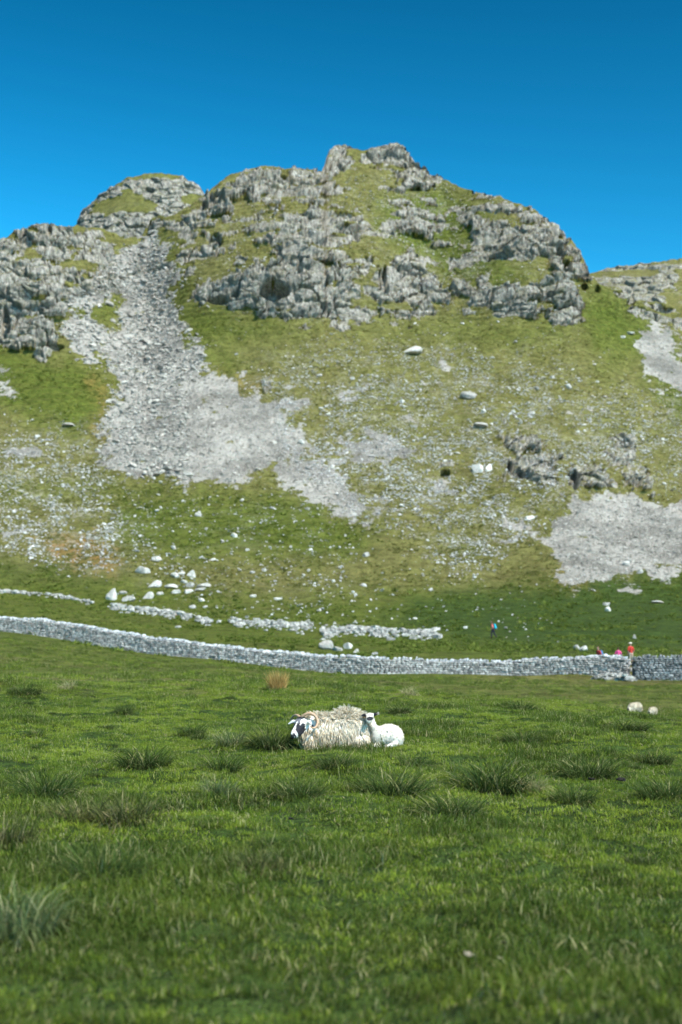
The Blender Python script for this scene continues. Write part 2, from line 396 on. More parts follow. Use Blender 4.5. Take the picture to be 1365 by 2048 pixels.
def hill_d(U, V, V0):
    """depth of the smooth hillside behind photo point (U, V); V0 = where the field ends"""
    lo = 150 + (HD[0] - 150) * np.clip((V0 - V) / (V0 - HV[0]), 0, 1)
    hi = np.interp(-V, -HV, HD)
    d = np.where(V > HV[0], lo, hi)
    g = lambda cu, cv, su, sv: np.exp(-((U-cu)/su)**2 - ((V-cv)/sv)**2)
    d = d - 14*g(600, 520, 190, 190) + 13*g(275, 600, 80, 200) - 10*g(40, 560, 120, 160) - 8*g(1040, 520, 130, 120) + 7*g(880, 480, 70, 130)
    d = d - 5*g(1120, 950, 130, 60) - 4*g(450, 860, 160, 110) + 5*g(120, 900, 140, 150) + 3*g(980, 1150, 130, 60)
    d = d + 26*sstep(1100, 1420, U)*sstep(1150, 700, V) + 10*sstep(200, -240, U)*sstep(1100, 600, V)
    return d

HS = 2.0
ucols = np.concatenate([np.arange(-240, -40, 8), np.arange(-40, 1410, HS), np.arange(1410, 1620, 8)])
a0 = (ucols - CU) / FPX
v0 = proj_v(field_z(a0 * 150, np.full(len(ucols), 150.)), 150.) + 1.2
sky = np.interp(ucols, SKY[:, 0], SKY[:, 1])
jag = (fbm(ucols * .07, 0*ucols, 0*ucols, 4) - .5) * 9
jg = jag * np.where((ucols > 880) & (ucols < 960), .4, 1); sky = sky + jg
NR = 520
T = np.linspace(0, 1, NR)
V = v0[None, :] + (sky - jg - v0)[None, :] * T[:, None] + jg[None, :] * T[:, None] ** 14
U = np.repeat(ucols[None, :], NR, 0)
# warp the cover masks a little so that their edges are ragged
wu = U + (fbm(U*.035, V*.035, 1+0*U, 6, .65) - .5) * 95; wv = V + (fbm(U*.035, V*.035, 7+0*U, 6, .65) - .5) * 60
D0 = hill_d(U, V, np.repeat(v0[None, :], NR, 0))
rx, rz = ray(U, V)
X0, Y0, Z0 = rx * D0, D0, EYE + rz * D0
nr = fbm(X0*.13, Y0*.05, Z0*.20, 5, .55)
rk = samp(L_ROCK, wu, wv) + (nr - .5) * 2.0 - .04
lr = samp(L_ROCK, wu, wv)
bedw = Z0 + (fbm(X0*.10, Y0*.1, 5+Z0*.1, 3) - .5) * 5 - X0 * .03
bq = bedw / 5.2 + .9 * fbm(X0*.05, 0*X0, Z0*.05, 2); bq = bq - np.floor(bq)
shelf = sstep(.60, .72, bq) * sstep(1.0, .95, bq) * sstep(.36, .52, fbm(X0*.09, 3+0*X0, Z0*.14, 4, .6))
rk = rk + (fbm(X0*.45, Y0*.15, Z0*.40, 5, .7) - .5) * .75 - shelf * .62 * sstep(.3, .6, fbm(X0*.04, 1+0*X0, Z0*.06, 2))
ROCKM = sstep(.46, .56, rk) * sstep(.0, .05, lr)
scr = samp(L_SCREE, wu, wv) + (fbm(X0*.22, Y0*.1, Z0*.35, 6, .68) - .5) * 2.2
SCREEM = sstep(.34, .74, scr) * sstep(0, .05, samp(L_SCREE, wu, wv)) * (1 - ROCKM)
# relief of the limestone: bedding ledges, vertical joints, blocks
wx = X0 + (fbm(X0*.15, Y0*.1, Z0*.15, 3) - .5) * 6; wz = Z0 + (fbm(X0*.10, Y0*.1, 5+Z0*.1, 3) - .5) * 5 - X0 * .03
f1, f2, cid, tl1 = voronoi(wx / 4.6, Y0 / 9., wz / 2.5)
g1, g2, cid2, tl2 = voronoi(wx / 1.9 + 7, Y0 / 4., wz / 1.2)
bed = wz / 4.2 + .5 * fbm(X0*.05, 0*X0, Z0*.05, 2); bf = bed - np.floor(bed)
ledge = np.where(bf < .86, bf / .86, (1 - bf) / .14)      # each bed leans out and is cut back above
bed2 = wz / 1.5; b2 = bed2 - np.floor(bed2)
joint = sstep(.0, .14, f2 - f1); joint2 = sstep(.0, .12, g2 - g1)
fl = fbm(X0*.55 + 3, Y0*.15, Z0*.07, 4, .6)
flq = np.abs(fl - .5) * 2                                   # fluting: sharp clefts between rounded ribs
fl2 = np.abs(fbm(X0*1.5, Y0*.4, Z0*.28, 3, .6) - .5) * 2
h1, h2, cid3, tl3 = voronoi(wx / 11. + 3, Y0 / 20., wz / 6.5)
env = sstep(.15, .9, samp(L_ROCKW, wu, wv))
cliff = sstep(.5, .6, fbm(X0*.02, 0*X0, Z0*.03, 2)) * env
j1 = 1 - sstep(0, .09, f2 - f1); j2 = 1 - sstep(.0, .10, g2 - g1); j3 = 1 - sstep(0, .05, h2 - h1)
rel = .45 + env * (1.2 * ledge + 1.5 * (cid3 - .4) + 1.9 * tl3 + .9 * (cid - .5) + 1.1 * tl1) + .25 * (cid2 - .5) + .30 * tl2 - 1.4 * j1 - .6 * j2 - 2.4 * j3
rel = rel + cliff * .55 * np.minimum(flq * 2.6, .6) + (fbm(X0*1.3, Y0*.5, Z0*1.0, 3, .6) - .5) * .35 + (fbm(X0*.11, Y0*.1, Z0*.11, 3) - .5) * 7 * env
rel = rel * ROCKM
# hollows and the cave in the main cliff
for cu, cv, su, sv, dep in ((548, 588, 30, 20, 7.5), (440, 602, 22, 8, 4), (470, 595, 10, 10, 3), (1003, 512, 24, 9, 4), (1120, 508, 10, 12, 5), (1133, 535, 10, 18, 4), (12, 650, 9, 34, 4), (100, 692, 26, 8, 4.5), (432, 398, 18, 14, 5), (412, 412, 8, 14, 3), (865, 352, 9, 7, 3), (560, 358, 16, 8, 2.5), (430, 480, 14, 14, 3), (600, 545, 6, 22, 2), (650, 560, 5, 24, 2), (770, 560, 6, 25, 2.5), (690, 452, 16, 6, 2.5), (1045, 945, 16, 10, 4), (1022, 935, 7, 14, 3.5), (1150, 960, 10, 22, 4), (893, 944, 10, 7, 3), (318, 738, 8, 5, 2), (1262, 605, 8, 9, 3), (1170, 574, 8, 5, 3), (1195, 580, 5, 7, 2), (50, 480, 14, 14, 3), (100, 466, 6, 9, 3), (300, 452, 7, 10, 2.5)):
    q = ((U - cu)/su)**2 + ((V - cv)/sv)**2 + (fbm(U*.06, V*.06, 0*U, 3) - .5) * 1.2
    rel = rel - dep * sstep(1.15, .65, q)
grassb = .16 * np.sin(Z0 * 4.2 + 7 * fbm(X0*.04, Y0*.04, 0*X0, 3)) * sstep(1215, 1150, V) + (fbm(X0*.10, Y0*.10, Z0*.02, 4) - .5) * 3.0 * sstep(1215, 1150, V) + (fbm(X0*.5, Y0*.5, 0*X0, 3) - .5) * .5 * sstep(1260, 1220, V)
sblk = (1 - ROCKM) * SCREEM * ((fbm(X0*.8, Y0*.8, Z0*.8, 3, .7) - .5) * 1.5)
edge = sstep(0, .02, T)[:, None]
rel = (rel + grassb * (1 - ROCKM) + sblk) * edge * sstep(1262, 1240, V)
top = sstep(1.0, .985, T)[:, None]
nx, ny, nz = .10, -.86, .34
X1 = X0 + nx * rel; Y1 = Y0 + ny * rel; Z1 = Z0 + nz * rel * (.4 + .6 * top)
# the far side of the ridge
NB = 14
bx, by, bz = [], [], []
for k in range(1, NB + 1):
    e = (k / NB) ** 1.5
    bx.append(X1[-1] * (1 + e * .25)); by.append(Y1[-1] + 2.5 * k + 90 * e); bz.append(Z1[-1] - (.5 * k + 75 * e) + (fbm(ucols*.05, 0*ucols + k, 0*ucols, 3) - .5) * 2)
Z1[0] -= .35
XA = np.concatenate([X1, np.array(bx)]); YA = np.concatenate([Y1, np.array(by)]); ZA = np.concatenate([Z1, np.array(bz)])
me = mesh_from('hill', np.stack([XA, YA, ZA], -1).reshape(-1, 3), grid_faces(NR + NB, len(ucols)), M_TER)
pad = lambda m: np.concatenate([m, np.repeat(m[-1:], NB, 0)])
attr(me, 'speck', pad(samp(L_SPECK, wu, wv)*sstep(1215, 1190, V))); attr(me, 'rock', pad(ROCKM)); attr(me, 'scree', pad(SCREEM))
attr(me, 'hue', pad(np.clip(samp(L_GREEN, wu, wv) + .0, 0, 1))); attr(me, 'dark', pad(samp(L_DARK, wu, wv))); attr(me, 'orange', pad(samp(L_ORA, wu, wv)))
tag(link('hill', me), kind='structure')

def hill_pt(u, v):
    """surface points (and cover) of the hill for arrays of photo points"""
    u = np.asarray(u, float); v = np.asarray(v, float)
    ci = np.clip(np.searchsorted(ucols, u), 1, len(ucols) - 1)
    ci = np.where(u - ucols[ci-1] < ucols[ci] - u, ci - 1, ci)
    t = np.clip((v - v0[ci]) / (sky[ci] - v0[ci]), 0, 1)
    ri = np.clip(np.rint(t * (NR - 1)).astype(int), 0, NR - 1)
    return np.stack([X1[ri, ci], Y1[ri, ci], Z1[ri, ci]], -1), ri, ci

GD_ = np.concatenate([np.arange(3, 60, .05), np.arange(60, 150, .25)])
def ground_pt(u, v):
    """one point of the field or the hill seen at photo point (u, v)"""
    rx_, rz_ = ray(u, v)
    d = GD_; x = float(rx_) * d; zf = field_z(x, d)
    hit = np.nonzero(EYE + float(rz_) * d <= zf)[0]
    if len(hit): i = hit[0]; return Vector((float(x[i]), float(d[i]), float(zf[i])))
    p, _, _ = hill_pt([u], [v]); return Vector([float(q) for q in p[0]])

# ------------------------------------------------------------------ distant hills
def ridge(name, pts, dnear, dfar, vbot, hue, rockf, rot=0, nu=260, nv=120, amp=1.0, polys=None):
    pts = np.array(pts); us = np.linspace(pts[0, 0], pts[-1, 0], nu)
    sk = np.interp(us, pts[:, 0], pts[:, 1]); jj = (fbm(us*.09, 0*us, 4+0*us, 4) - .5) * 6 * amp
    t = np.linspace(0, 1, nv)
    Vv = vbot + (sk - vbot)[None, :] * t[:, None] + jj[None, :] * t[:, None] ** 14; Uu = np.repeat(us[None, :], nv, 0)
    e = (Uu - us[0]) / (us[-1] - us[0])
    Dd = dnear + (dfar - dnear) * t[:, None] ** 1.5 + rot * e
    x, z = ray(Uu, Vv)
    X, Y, Z = x*Dd, Dd, EYE + z*Dd
    sc = dnear / 340.
    m = rockf(Uu, Vv) + (fbm(X*.09/sc, Y*.05/sc, Z*.16/sc, 5, .6) - .5) * 1.3
    rm = sstep(.4, .6, m)
    f1, f2, cid, _ = voronoi(X/(3.2*sc), Y/(9*sc), Z/(2.0*sc))
    bed = Z/(4*sc) + fbm(X*.03/sc, 0*X, Z*.03/sc, 2); bf = bed - np.floor(bed)
    r = rm * (1.2*bf + 1.8*(cid-.5) - 1.0*(1-sstep(0, .14, f2-f1)) + (fbm(X*.5/sc, Y*.3/sc, Z*.3/sc, 4) - .5) * 2.2) * sc
    r = r + (fbm(X*.1/sc, Y*.1/sc, 0*X, 4) - .5) * 3 * sc
    Y = Y - .9 * r; Z = Z + .2 * r * sstep(1, .95, t)[:, None]
    n = 10
    bx = [X[-1]] * n; by = [Y[-1] + (2*k + .8*k*k)*sc for k in range(1, n+1)]; bz = [Z[-1] - (.3*k + .55*k*k)*sc for k in range(1, n+1)]
    X = np.concatenate([X, bx]); Y = np.concatenate([Y, by]); Z = np.concatenate([Z, bz])
    me = mesh_from(name, np.stack([X, Y, Z], -1).reshape(-1, 3), grid_faces(nv+n, nu), M_TER)
    pd = lambda q: np.concatenate([q, np.repeat(q[-1:], n, 0)])
    attr(me, 'rock', pd(rm)); attr(me, 'scree', pd(0*rm)); attr(me, 'speck', pd(0*rm + (.8 if name == 'far_hill' else .3)))
    attr(me, 'hue', pd(0*Uu + hue)); attr(me, 'dark', pd(0*Uu + 0)); attr(me, 'orange', pd(0*Uu))
    tag(link(name, me), kind='structure')

def dome_rock(U, V):
    r = .50 + .25 * np.exp(-((V - 445) / 22.)**2) + .22 * np.exp(-((U - 340)/40.)**2 - ((V-400)/30.)**2)
    return r - .5 * np.exp(-((U-235)/55.)**2 - ((V-412)/12.)**2) - .5 * sstep(362, 350, V) * (U < 360)
ridge('knoll', P('60,640 110,560 150,455 158,432 168,416 190,398 215,380 250,357 285,348 320,346 345,348 365,352 385,362 400,374 414,392 430,420 470,480 520,560'), 395, 440, 600, .25, dome_rock, nu=300, nv=240)
def far_rock(U, V):
    return .27 + .75*np.exp(-((V - (565 - .02*(U-1200)))/10.)**2)*sstep(1345, 1290, U) + .7*np.exp(-((U-1335)/22.)**2 - ((V-552)/16.)**2) + .4*np.exp(-((V-532)/8.)**2) + .75*np.exp(-((U-1275)/60.)**2-((V-605)/13.)**2)
ridge('far_hill', P('1020,660 1100,590 1150,555 1190,545 1230,533 1260,532 1290,528 1340,519 1365,516 1480,505 1620,520 1800,560'), 700, 800, 680, -.5, far_rock, nu=420, nv=160)
# ground that carries the view on to the horizon behind the hills
me = mesh_from('plain', [(-6000, 470, -12), (6000, 470, -12), (6000, 9000, -12), (-6000, 9000, -12)], [(0, 1, 2, 3)], M_TER)
for k_ in ('rock', 'scree', 'dark', 'orange'): attr(me, k_, [0]*4)
attr(me, 'hue', [.5]*4)
tag(link('plain', me), kind='structure')
# ------------------------------------------------------------------ stones
def stone_mesh(name, seed, mat, sub=2, flat=.7, angular=.35):
    r = np.random.default_rng(seed)
    bm = bmesh.new(); bmesh.ops.create_icosphere(bm, subdivisions=sub, radius=1)
    planes = [(Vector(r.normal(size=3)).normalized(), r.uniform(.42, .74)) for _ in range(11)]
    planes += [(Vector((0, 0, -1)), .45)]
    for v in bm.verts:
        c = v.co.copy()
        for nrm, h in planes:
            d = c.dot(nrm)
            if d > h: c -= nrm * (d - h) * .92
        k = fbm(np.array([c.x*3.5 + seed]), np.array([c.y*3.5]), np.array([c.z*3.5]), 4, .6)[0]
        v.co = c * (1 + (k - .5) * angular)
    s = (r.uniform(.85, 1.15), r.uniform(.75, 1.), flat * r.uniform(.8, 1.1))
    for v in bm.verts: v.co = Vector((v.co.x*s[0], v.co.y*s[1], v.co.z*s[2] + .18))
    me = bpy.data.meshes.new(name); bm.to_mesh(me); bm.free()
    me.polygons.foreach_set('use_smooth', [False] * len(me.polygons))
    me.materials.append(mat); attr(me, 'shade', [r.random()] * len(me.vertices))
    return me
BOULD = [stone_mesh('boulder_shape', 100+i, M_STONE, 3, .62 + .12*(i % 3), .22) for i in range(10)]
SCR = [stone_mesh('scree_shape', 200+i, M_SCREE, 1, .45 + .1*(i % 3), .5) for i in range(7)]

def scatter(name, pts, rot, scl, idx, sources):
    c = bpy.data.collections.new(name + '_shapes')
    for i, s in enumerate(sources):
        o = bpy.data.objects.new('%s_shape_%02d' % (name, i), s); c.objects.link(o)
    me = bpy.data.meshes.new(name); pts = np.asarray(pts, np.float32)
    me.vertices.add(len(pts)); me.vertices.foreach_set('co', pts.ravel()); me.update()
    for k, v in (('rot', rot), ('scl', scl)):
        a = me.attributes.new(k, 'FLOAT_VECTOR', 'POINT'); a.data.foreach_set('vector', np.asarray(v, np.float32).ravel())
    a = me.attributes.new('idx', 'INT', 'POINT'); a.data.foreach_set('value', np.asarray(idx, np.int32))
    o = link(name, me)
    g = bpy.data.node_groups.new(name + '_nodes', 'GeometryNodeTree')
    g.interface.new_socket('Geometry', in_out='INPUT', socket_type='NodeSocketGeometry')
    g.interface.new_socket('Geometry', in_out='OUTPUT', socket_type='NodeSocketGeometry')
    N = g.nodes; gi = N.new('NodeGroupInput'); go = N.new('NodeGroupOutput')
    ci = N.new('GeometryNodeCollectionInfo'); ci.inputs['Collection'].default_value = c
    ci.inputs['Separate Children'].default_value = True; ci.inputs['Reset Children'].default_value = True
    ip = N.new('GeometryNodeInstanceOnPoints'); ip.inputs['Pick Instance'].default_value = True
    def na(nm, tp):
        q = N.new('GeometryNodeInputNamedAttribute'); q.data_type = tp; q.inputs['Name'].default_value = nm
        return [s for s in q.outputs if s.enabled][0]
    L = g.links
    L.new(gi.outputs[0], ip.inputs['Points']); L.new(ci.outputs[0], ip.inputs['Instance'])
    L.new(na('idx', 'INT'), ip.inputs['Instance Index'])
    L.new(na('rot', 'FLOAT_VECTOR'), ip.inputs['Rotation']); L.new(na('scl', 'FLOAT_VECTOR'), ip.inputs['Scale'])
    L.new(ip.outputs[0], go.inputs[0])
    md = o.modifiers.new('scatter', 'NODES'); md.node_group = g
    return o

# scree and the scatter of small stones
def pick(L, n, thr, vmin=300, vmax=1320, umin=-200, umax=1560, pw=1.):
    out_u, out_v = [], []
    while sum(map(len, out_u)) < n:
        u = rng.uniform(umin, umax, 60000); v = rng.uniform(vmin, vmax, 60000)
        s = np.interp(u, SKY[:, 0], SKY[:, 1]); vb = np.interp(u, ucols, v0)
        w = samp(L, u + (fbm(u*.035, v*.035, 1+0*u, 6, .65)-.5)*95, v + (fbm(u*.035, v*.035, 7+0*u, 6, .65)-.5)*60)
        k = (v > s + 8) & (v < vb - 8) & (w > thr) & (rng.random(60000) < w**pw)
        out_u.append(u[k]); out_v.append(v[k])
    return np.concatenate(out_u)[:n], np.concatenate(out_v)[:n]

u1, v1 = pick(L_SCREE, 36000, .06, pw=.6)
pt, ri, ci_ = hill_pt(u1, v1)
chute = (u1 < 420) & (v1 < 980) & (u1 > 120)
sz = np.exp(rng.normal(0, 1, len(u1)) * np.where(chute, .5, .42) - 1.42) * np.where(chute & (v1 < 760), 1.25, np.where(chute & (u1 < 380), 1.0, .58))
sz = np.clip(sz, .08, 1.5)
keep = (scr[ri, ci_] + .55 * rng.random(len(u1)) ** 2) > .56
pt = pt[keep]; sz = sz[keep]
rot = np.stack([rng.uniform(-.5, .5, len(sz)) - .3, rng.uniform(-.5, .5, len(sz)), rng.uniform(0, 6.28, len(sz))], -1)
o = scatter('scree', pt, rot, np.stack([sz*1.25, sz, sz], -1), rng.integers(0, len(SCR), len(sz)), SCR)
tag(o, 'grey limestone scree spread in tongues down the hillside', 'scree', kind='stuff')

M_PEB = mat_stone('small limestone debris', (.30, .29, .26), (.62, .60, .55))
def low_tuft(name, mat, seed):
    r = np.random.default_rng(seed); Vs, Fs = [], []
    for i in range(16):
        a = r.uniform(0, 6.28); d = r.uniform(.0, .32); h = r.uniform(.25, .7); w = r.uniform(.05, .11); x, y = d*math.cos(a), d*math.sin(a); b = r.uniform(0, 6.28)
        ox, oy = math.cos(a)*.35*h, math.sin(a)*.35*h; n0 = len(Vs)
        Vs += [(x-math.cos(b)*w, y-math.sin(b)*w, -.1), (x+math.cos(b)*w, y+math.sin(b)*w, -.1), (x+ox+math.cos(b)*w*.3, y+oy+math.sin(b)*w*.3, h), (x+ox-math.cos(b)*w*.3, y+oy-math.sin(b)*w*.3, h)]
        Fs.append([n0, n0+1, n0+2, n0+3])
    me = mesh_from(name, Vs, Fs, mat); attr(me, 'h', [0, 0, 1, 1]*16); attr(me, 'rnd', np.repeat(r.random(16)*.8, 4)); return me
M_HO = mat_blade('olive hill tufts', (.135, .130, .032), (.26, .245, .080), (.34, .30, .14), .5, .0)
M_HG = mat_blade('green hill tufts', (.062, .092, .012), (.155, .185, .032), (.26, .24, .10), .5, .0)
HT = [low_tuft('olive_tuft', M_HO, 400+i) for i in range(4)] + [low_tuft('green_tuft', M_HG, 410+i) for i in range(4)]
u3 = rng.uniform(-60, 1425, 90000); v3 = rng.uniform(300, 1262, 90000)
k = (v3 > np.interp(u3, SKY[:, 0], SKY[:, 1]) + 3) & (v3 < np.interp(u3, ucols, v0) - 4) & (fbm(u3*.02, v3*.05, 4+0*u3, 4) + .35*rng.random(90000) > .66)
u3, v3 = u3[k], v3[k]; pt, ri, ci_ = hill_pt(u3, v3)
k = (ROCKM[ri, ci_] < .3) & (SCREEM[ri, ci_] < .2); u3, v3, pt = u3[k], v3[k], pt[k]
df = rng.uniform(107, 152, 9000); xf = rng.uniform(-.3, .3, 9000) * df; kf = fbm(xf*.12, df*.12, 0*xf, 4) + .3*rng.random(9000) > .62; xf, df = xf[kf], df[kf]
pt = np.concatenate([pt, np.stack([xf, df, field_z(xf, df)], -1)]); u3 = np.r_[u3, CU + FPX*xf/df]; v3 = np.r_[v3, np.full(len(xf), 1270.)]
gk = np.clip(samp(L_GREEN, u3, v3) + samp(L_DARK, u3, v3), 0, 1) > rng.random(len(u3))
sz = np.exp(rng.normal(-.75, .35, len(u3)))
o = scatter('hill_grass', pt, np.stack([rng.normal(0, .2, len(u3)), rng.normal(0, .2, len(u3)), rng.uniform(0, 6.28, len(u3))], -1), np.stack([sz*1.5, sz*1.2, sz*.32], -1), rng.integers(0, 4, len(u3)) + 4*gk, HT)
tag(o, 'rough olive and green grass tufts covering the hillside', 'grass', kind='stuff'); print('hill tufts', len(u3))
SCW = [stone_mesh('pebble_shape', 300+i, M_PEB, 1, .5 + .1*(i % 3), .5) for i in range(6)]
u2, v2 = pick(L_SPECK, 60000, .05, pw=1.7)
cl = fbm(u2*.028, v2*.05, 2+0*u2, 5, .65)
k = (cl + .22*rng.random(len(u2))) > .60
u2, v2 = u2[k], v2[k]
pt, ri, ci_ = hill_pt(u2, v2)
sz = np.clip(np.exp(rng.normal(-2.0, .45, len(u2))), .06, .5)
rot = np.stack([rng.uniform(-.5, .5, len(sz)), rng.uniform(-.5, .5, len(sz)), rng.uniform(0, 6.28, len(sz))], -1)
o = scatter('loose_stones', pt + [0, 0, .05], rot, np.stack([sz*1.3, sz*1.1, sz*1.1], -1), rng.integers(0, len(SCW), len(sz)), SCW)
tag(o, 'small pale stones strewn thinly over the grassy hillside', 'stones', kind='stuff')

# boulders one by one ------------------------------------------------
BL = [ # u, v of the base, width, height in photo pixels, label
 (285,1143,42,24,'long broad white boulder left of the boulder cluster, above the other pale rocks'),
 (312,1121,22,13,'wedge shaped white boulder just above the long broad white boulder'),
 (226,1198,28,23,'rounded white boulder at far left end of the boulder group'),
 (254,1203,27,16,'flat white boulder just right of and below the rounded leftmost boulder'),
 (247,1188,16,10,'small flat stone above the flat white boulder on the left of the group'),
 (312,1173,26,16,'pale boulder at the left end of the tight boulder cluster'),
 (346,1173,28,19,'largest pale block in the middle of the tight boulder cluster'),
 (352,1184,24,14,'sloping pale boulder at the lower edge of the tight cluster'),
 (351,1153,18,12,'pale boulder on the upper left of the tight cluster'),
 (363,1145,15,8,'small flat pale stone topmost in the tight cluster'),
 (368,1160,20,11,'pale stone in the upper middle of the tight boulder cluster'),
 (379,1169,21,14,'pale rounded boulder on the right side of the tight cluster'),
 (386,1149,21,14,'squarish pale boulder up and right of the tight cluster'),
 (375,1183,18,13,'rounded pale stone at the lower right of the tight cluster'),
 (321,1188,14,12,'egg shaped pale stone below the tight cluster'),
 (298,1195,22,17,'pale leaning boulder with dark hollow side at lower left of the cluster'),
 (412,1171,30,18,'big pale slanting block to the right of the tight cluster'),
 (402,1179,29,9,'low flat slab lying under the slanting block on the right'),
 (404,1202,15,7,'small flat stone between the cluster and the ruined wall'),
 (385,1217,13,12,'upright pale stone just above the middle ruined wall'),
 (467,1076,20,15,'white squarish boulder alone on the green slope under the scree'),
 (528,1140,11,10,'small white boulder alone to the right of the cluster on open grass'),
 (397,1032,15,11,'small white boulder high on the green slope under the grey scree'),
 (732,1114,13,15,'small jagged white boulder in the middle of the green slope'),
 (940,795,36,22,'large white boulder high on the olive slope, upper of two big ones'),
 (825,710,40,15,'long pale slab lying on the olive slope under the cliff'),
 (966,853,30,17,'large white boulder with dark underside, lower of the two big ones'),
 (1106,755,13,10,'small round white boulder on the bare slope right of the long slab'),
 (1139,773,13,11,'small oval white boulder lower right of the round white one'),
 (1066,826,13,13,'small white boulder right of the two large ones'),
 (601,885,18,13,'pale boulder sitting at the right edge of the grey scree'),
 (953,942,26,22,'pale upright boulder right of the small dark hollow on the stony slope'),
 (978,940,15,14,'pale boulder beside the upright boulder on the stony slope'),
 (1058,1038,20,12,'pale boulder with dark underside above the small scree patch'),
 (1255,1126,15,13,'white boulder within the large grey scree patch on the right'),
 (1283,1142,15,11,'white boulder on the lower edge of the large grey scree patch'),
 (1316,1206,28,10,'flat white boulder alone on the dark green slope on the right'),
 (1214,1210,18,9,'flat pale stone on the dark green slope, upper of a pair'),
 (1216,1222,13,11,'pale stone on the dark green slope, lower of a pair'),
 (652,1298,27,28,'tallest white block of the heap behind the wall'),
 (676,1301,30,15,'low broad white boulder in the heap behind the wall'),
 (696,1297,21,19,'white boulder at right end of the heap behind the wall'),
 (715,1307,14,10,'round pale stone just behind the wall, right of the heap'),
 (748,1310,13,9,'small pale stone near wall top, farthest right of the heap'),
 (358,1256,13,8,'small pale stone on the grass between the ruined wall and the long wall'),
 (438,1247,13,9,'pale stone beyond the right end of the middle ruined wall'),
 (832,1238,10,8,'small pale stone above the right end of the long tumbled wall'),
 (932,1256,10,8,'small white stone on dark grass left of the lone hiker'),
 (1155,1300,14,12,'pinkish grey boulder behind the wall, left of the resting hikers'),
 (1169,1302,15,16,'taller pinkish boulder behind the wall beside the resting hikers'),
 (1262,665,26,9,'long white slab on the bright green slope at the right shoulder'),
 (1246,673,12,7,'small white stone below the long slab at the right shoulder'),
 (1270,1277,7,9,'small tan stone on dark grass above the hiker in the hat'),
 (556,1198,18,7,'low flat white stone on the grass right of the boulder group'),
 (507,1193,14,9,'pale stone pair member on grass above the tumbled wall'),
 (425,1120,13,6,'small flat stone on the slope above the cluster'),
 (140,852,24,12,'pale flat boulder on the green slope left of the scree'),
 (528,1248,16,10,'pale block standing in the grass near the tumbled wall'),
 (348,1098,11,9,'round white stone above the broad white boulder on open grass'),
]
used_lab = set()
nb_ = 0
def boulder(u, v, w, h, lab, grp, name='boulder', mats=BOULD):
    global nb_
    p = ground_pt(u, v)
    px = p.y / FPX
    k = nb_ % len(mats); nb_ += 1
    s = w * px / 1.6
    o = link(name, mats[k], None, p - Vector((0, 0, .08 * h * px)), (random.uniform(-.15, .15), random.uniform(-.15, .15), random.uniform(-.5, .5)), (s, s * .9, h * px / .95))
    tag(o, lab, 'boulder', grp)
    return o
for (u, v, w, h, lab) in BL:
    o = boulder(u, v, w, h, lab, 'pale limestone boulders on the slope')
# smaller boulders: alike within each zone
ZONES = [
 (P('260,985 600,990 700,1060 700,1150 520,1230 430,1230 430,1100 260,1090'), 60, 3, 9, 'small white boulder on the green slope between scree and tumbled walls', 'small boulders on the green slope'),
 (P('560,760 900,700 1000,800 980,1000 800,1020 620,930'), 75, 4, 12, 'small pale boulder on the stony olive slope under the main cliff', 'small boulders on the stony slope'),
 (P('1000,720 1200,700 1365,850 1365,990 1280,900 1000,860'), 38, 4, 12, 'small pale boulder on the right hand slope above the scree', 'small boulders on the right slope'),
 (P('0,860 180,880 250,1000 250,1130 60,1100 0,1080'), 32, 4, 11, 'small pale boulder on the speckled slope at the left', 'small boulders on the left slope'),
 (P('700,1060 1090,1120 1180,1180 900,1180 740,1200'), 18, 3, 7, 'tiny white boulder on the smooth green slope right of centre', 'tiny boulders on the smooth slope'),
 (P('1015,1235 1110,1230 1120,1290 1010,1300'), 16, 3, 6, 'tiny pale stone on grass between the lone hiker and the resting hikers', 'tiny stones near the hikers')]
for poly, n_, smin, smax, lab, grp in ZONES:
    xs = [p[0] for p in poly]; ys = [p[1] for p in poly]; c = 0
    while c < n_:
        u, v = random.uniform(min(xs), max(xs)), random.uniform(min(ys), max(ys))
        if inpoly(poly, np.array([u]), np.array([v]))[0]:
            w = smin + (smax - smin) * random.random() ** 2.2; boulder(u, v, w, w * random.uniform(.55, .9), lab, grp); c += 1

# ------------------------------------------------------------------ walls
def stones_batch(items, seed=1):
    """items: (centre, axis x, axis y, axis z half sizes, shade). One chunky irregular block each, all in one mesh."""
    r = np.random.default_rng(seed)
    bm = bmesh.new(); bmesh.ops.create_cube(bm, size=2); bmesh.ops.subdivide_edges(bm, edges=bm.edges[:], cuts=1, use_grid_fill=True)
    bv = np.array([v.co[:] for v in bm.verts]); bf = np.array([[v.index for v in f.verts] for f in bm.faces]); bm.free()
    nl = np.linalg.norm(bv, axis=1, keepdims=True); bv = bv / nl ** .62
    Vs, Fs, Sh = [], [], []
    for i, (c, ax, ay, az, sh) in enumerate(items):
        q = bv * (1 + r.uniform(-.16, .16, (len(bv), 1))) + r.uniform(-.08, .08, bv.shape)
        Vs.append(np.asarray(c) + q[:, :1] * np.asarray(ax) + q[:, 1:2] * np.asarray(ay) + q[:, 2:] * np.asarray(az))
        Fs.append(bf + i * len(bv)); Sh.append(np.full(len(bv), sh))
    return np.concatenate(Vs), np.concatenate(Fs), np.concatenate(Sh)

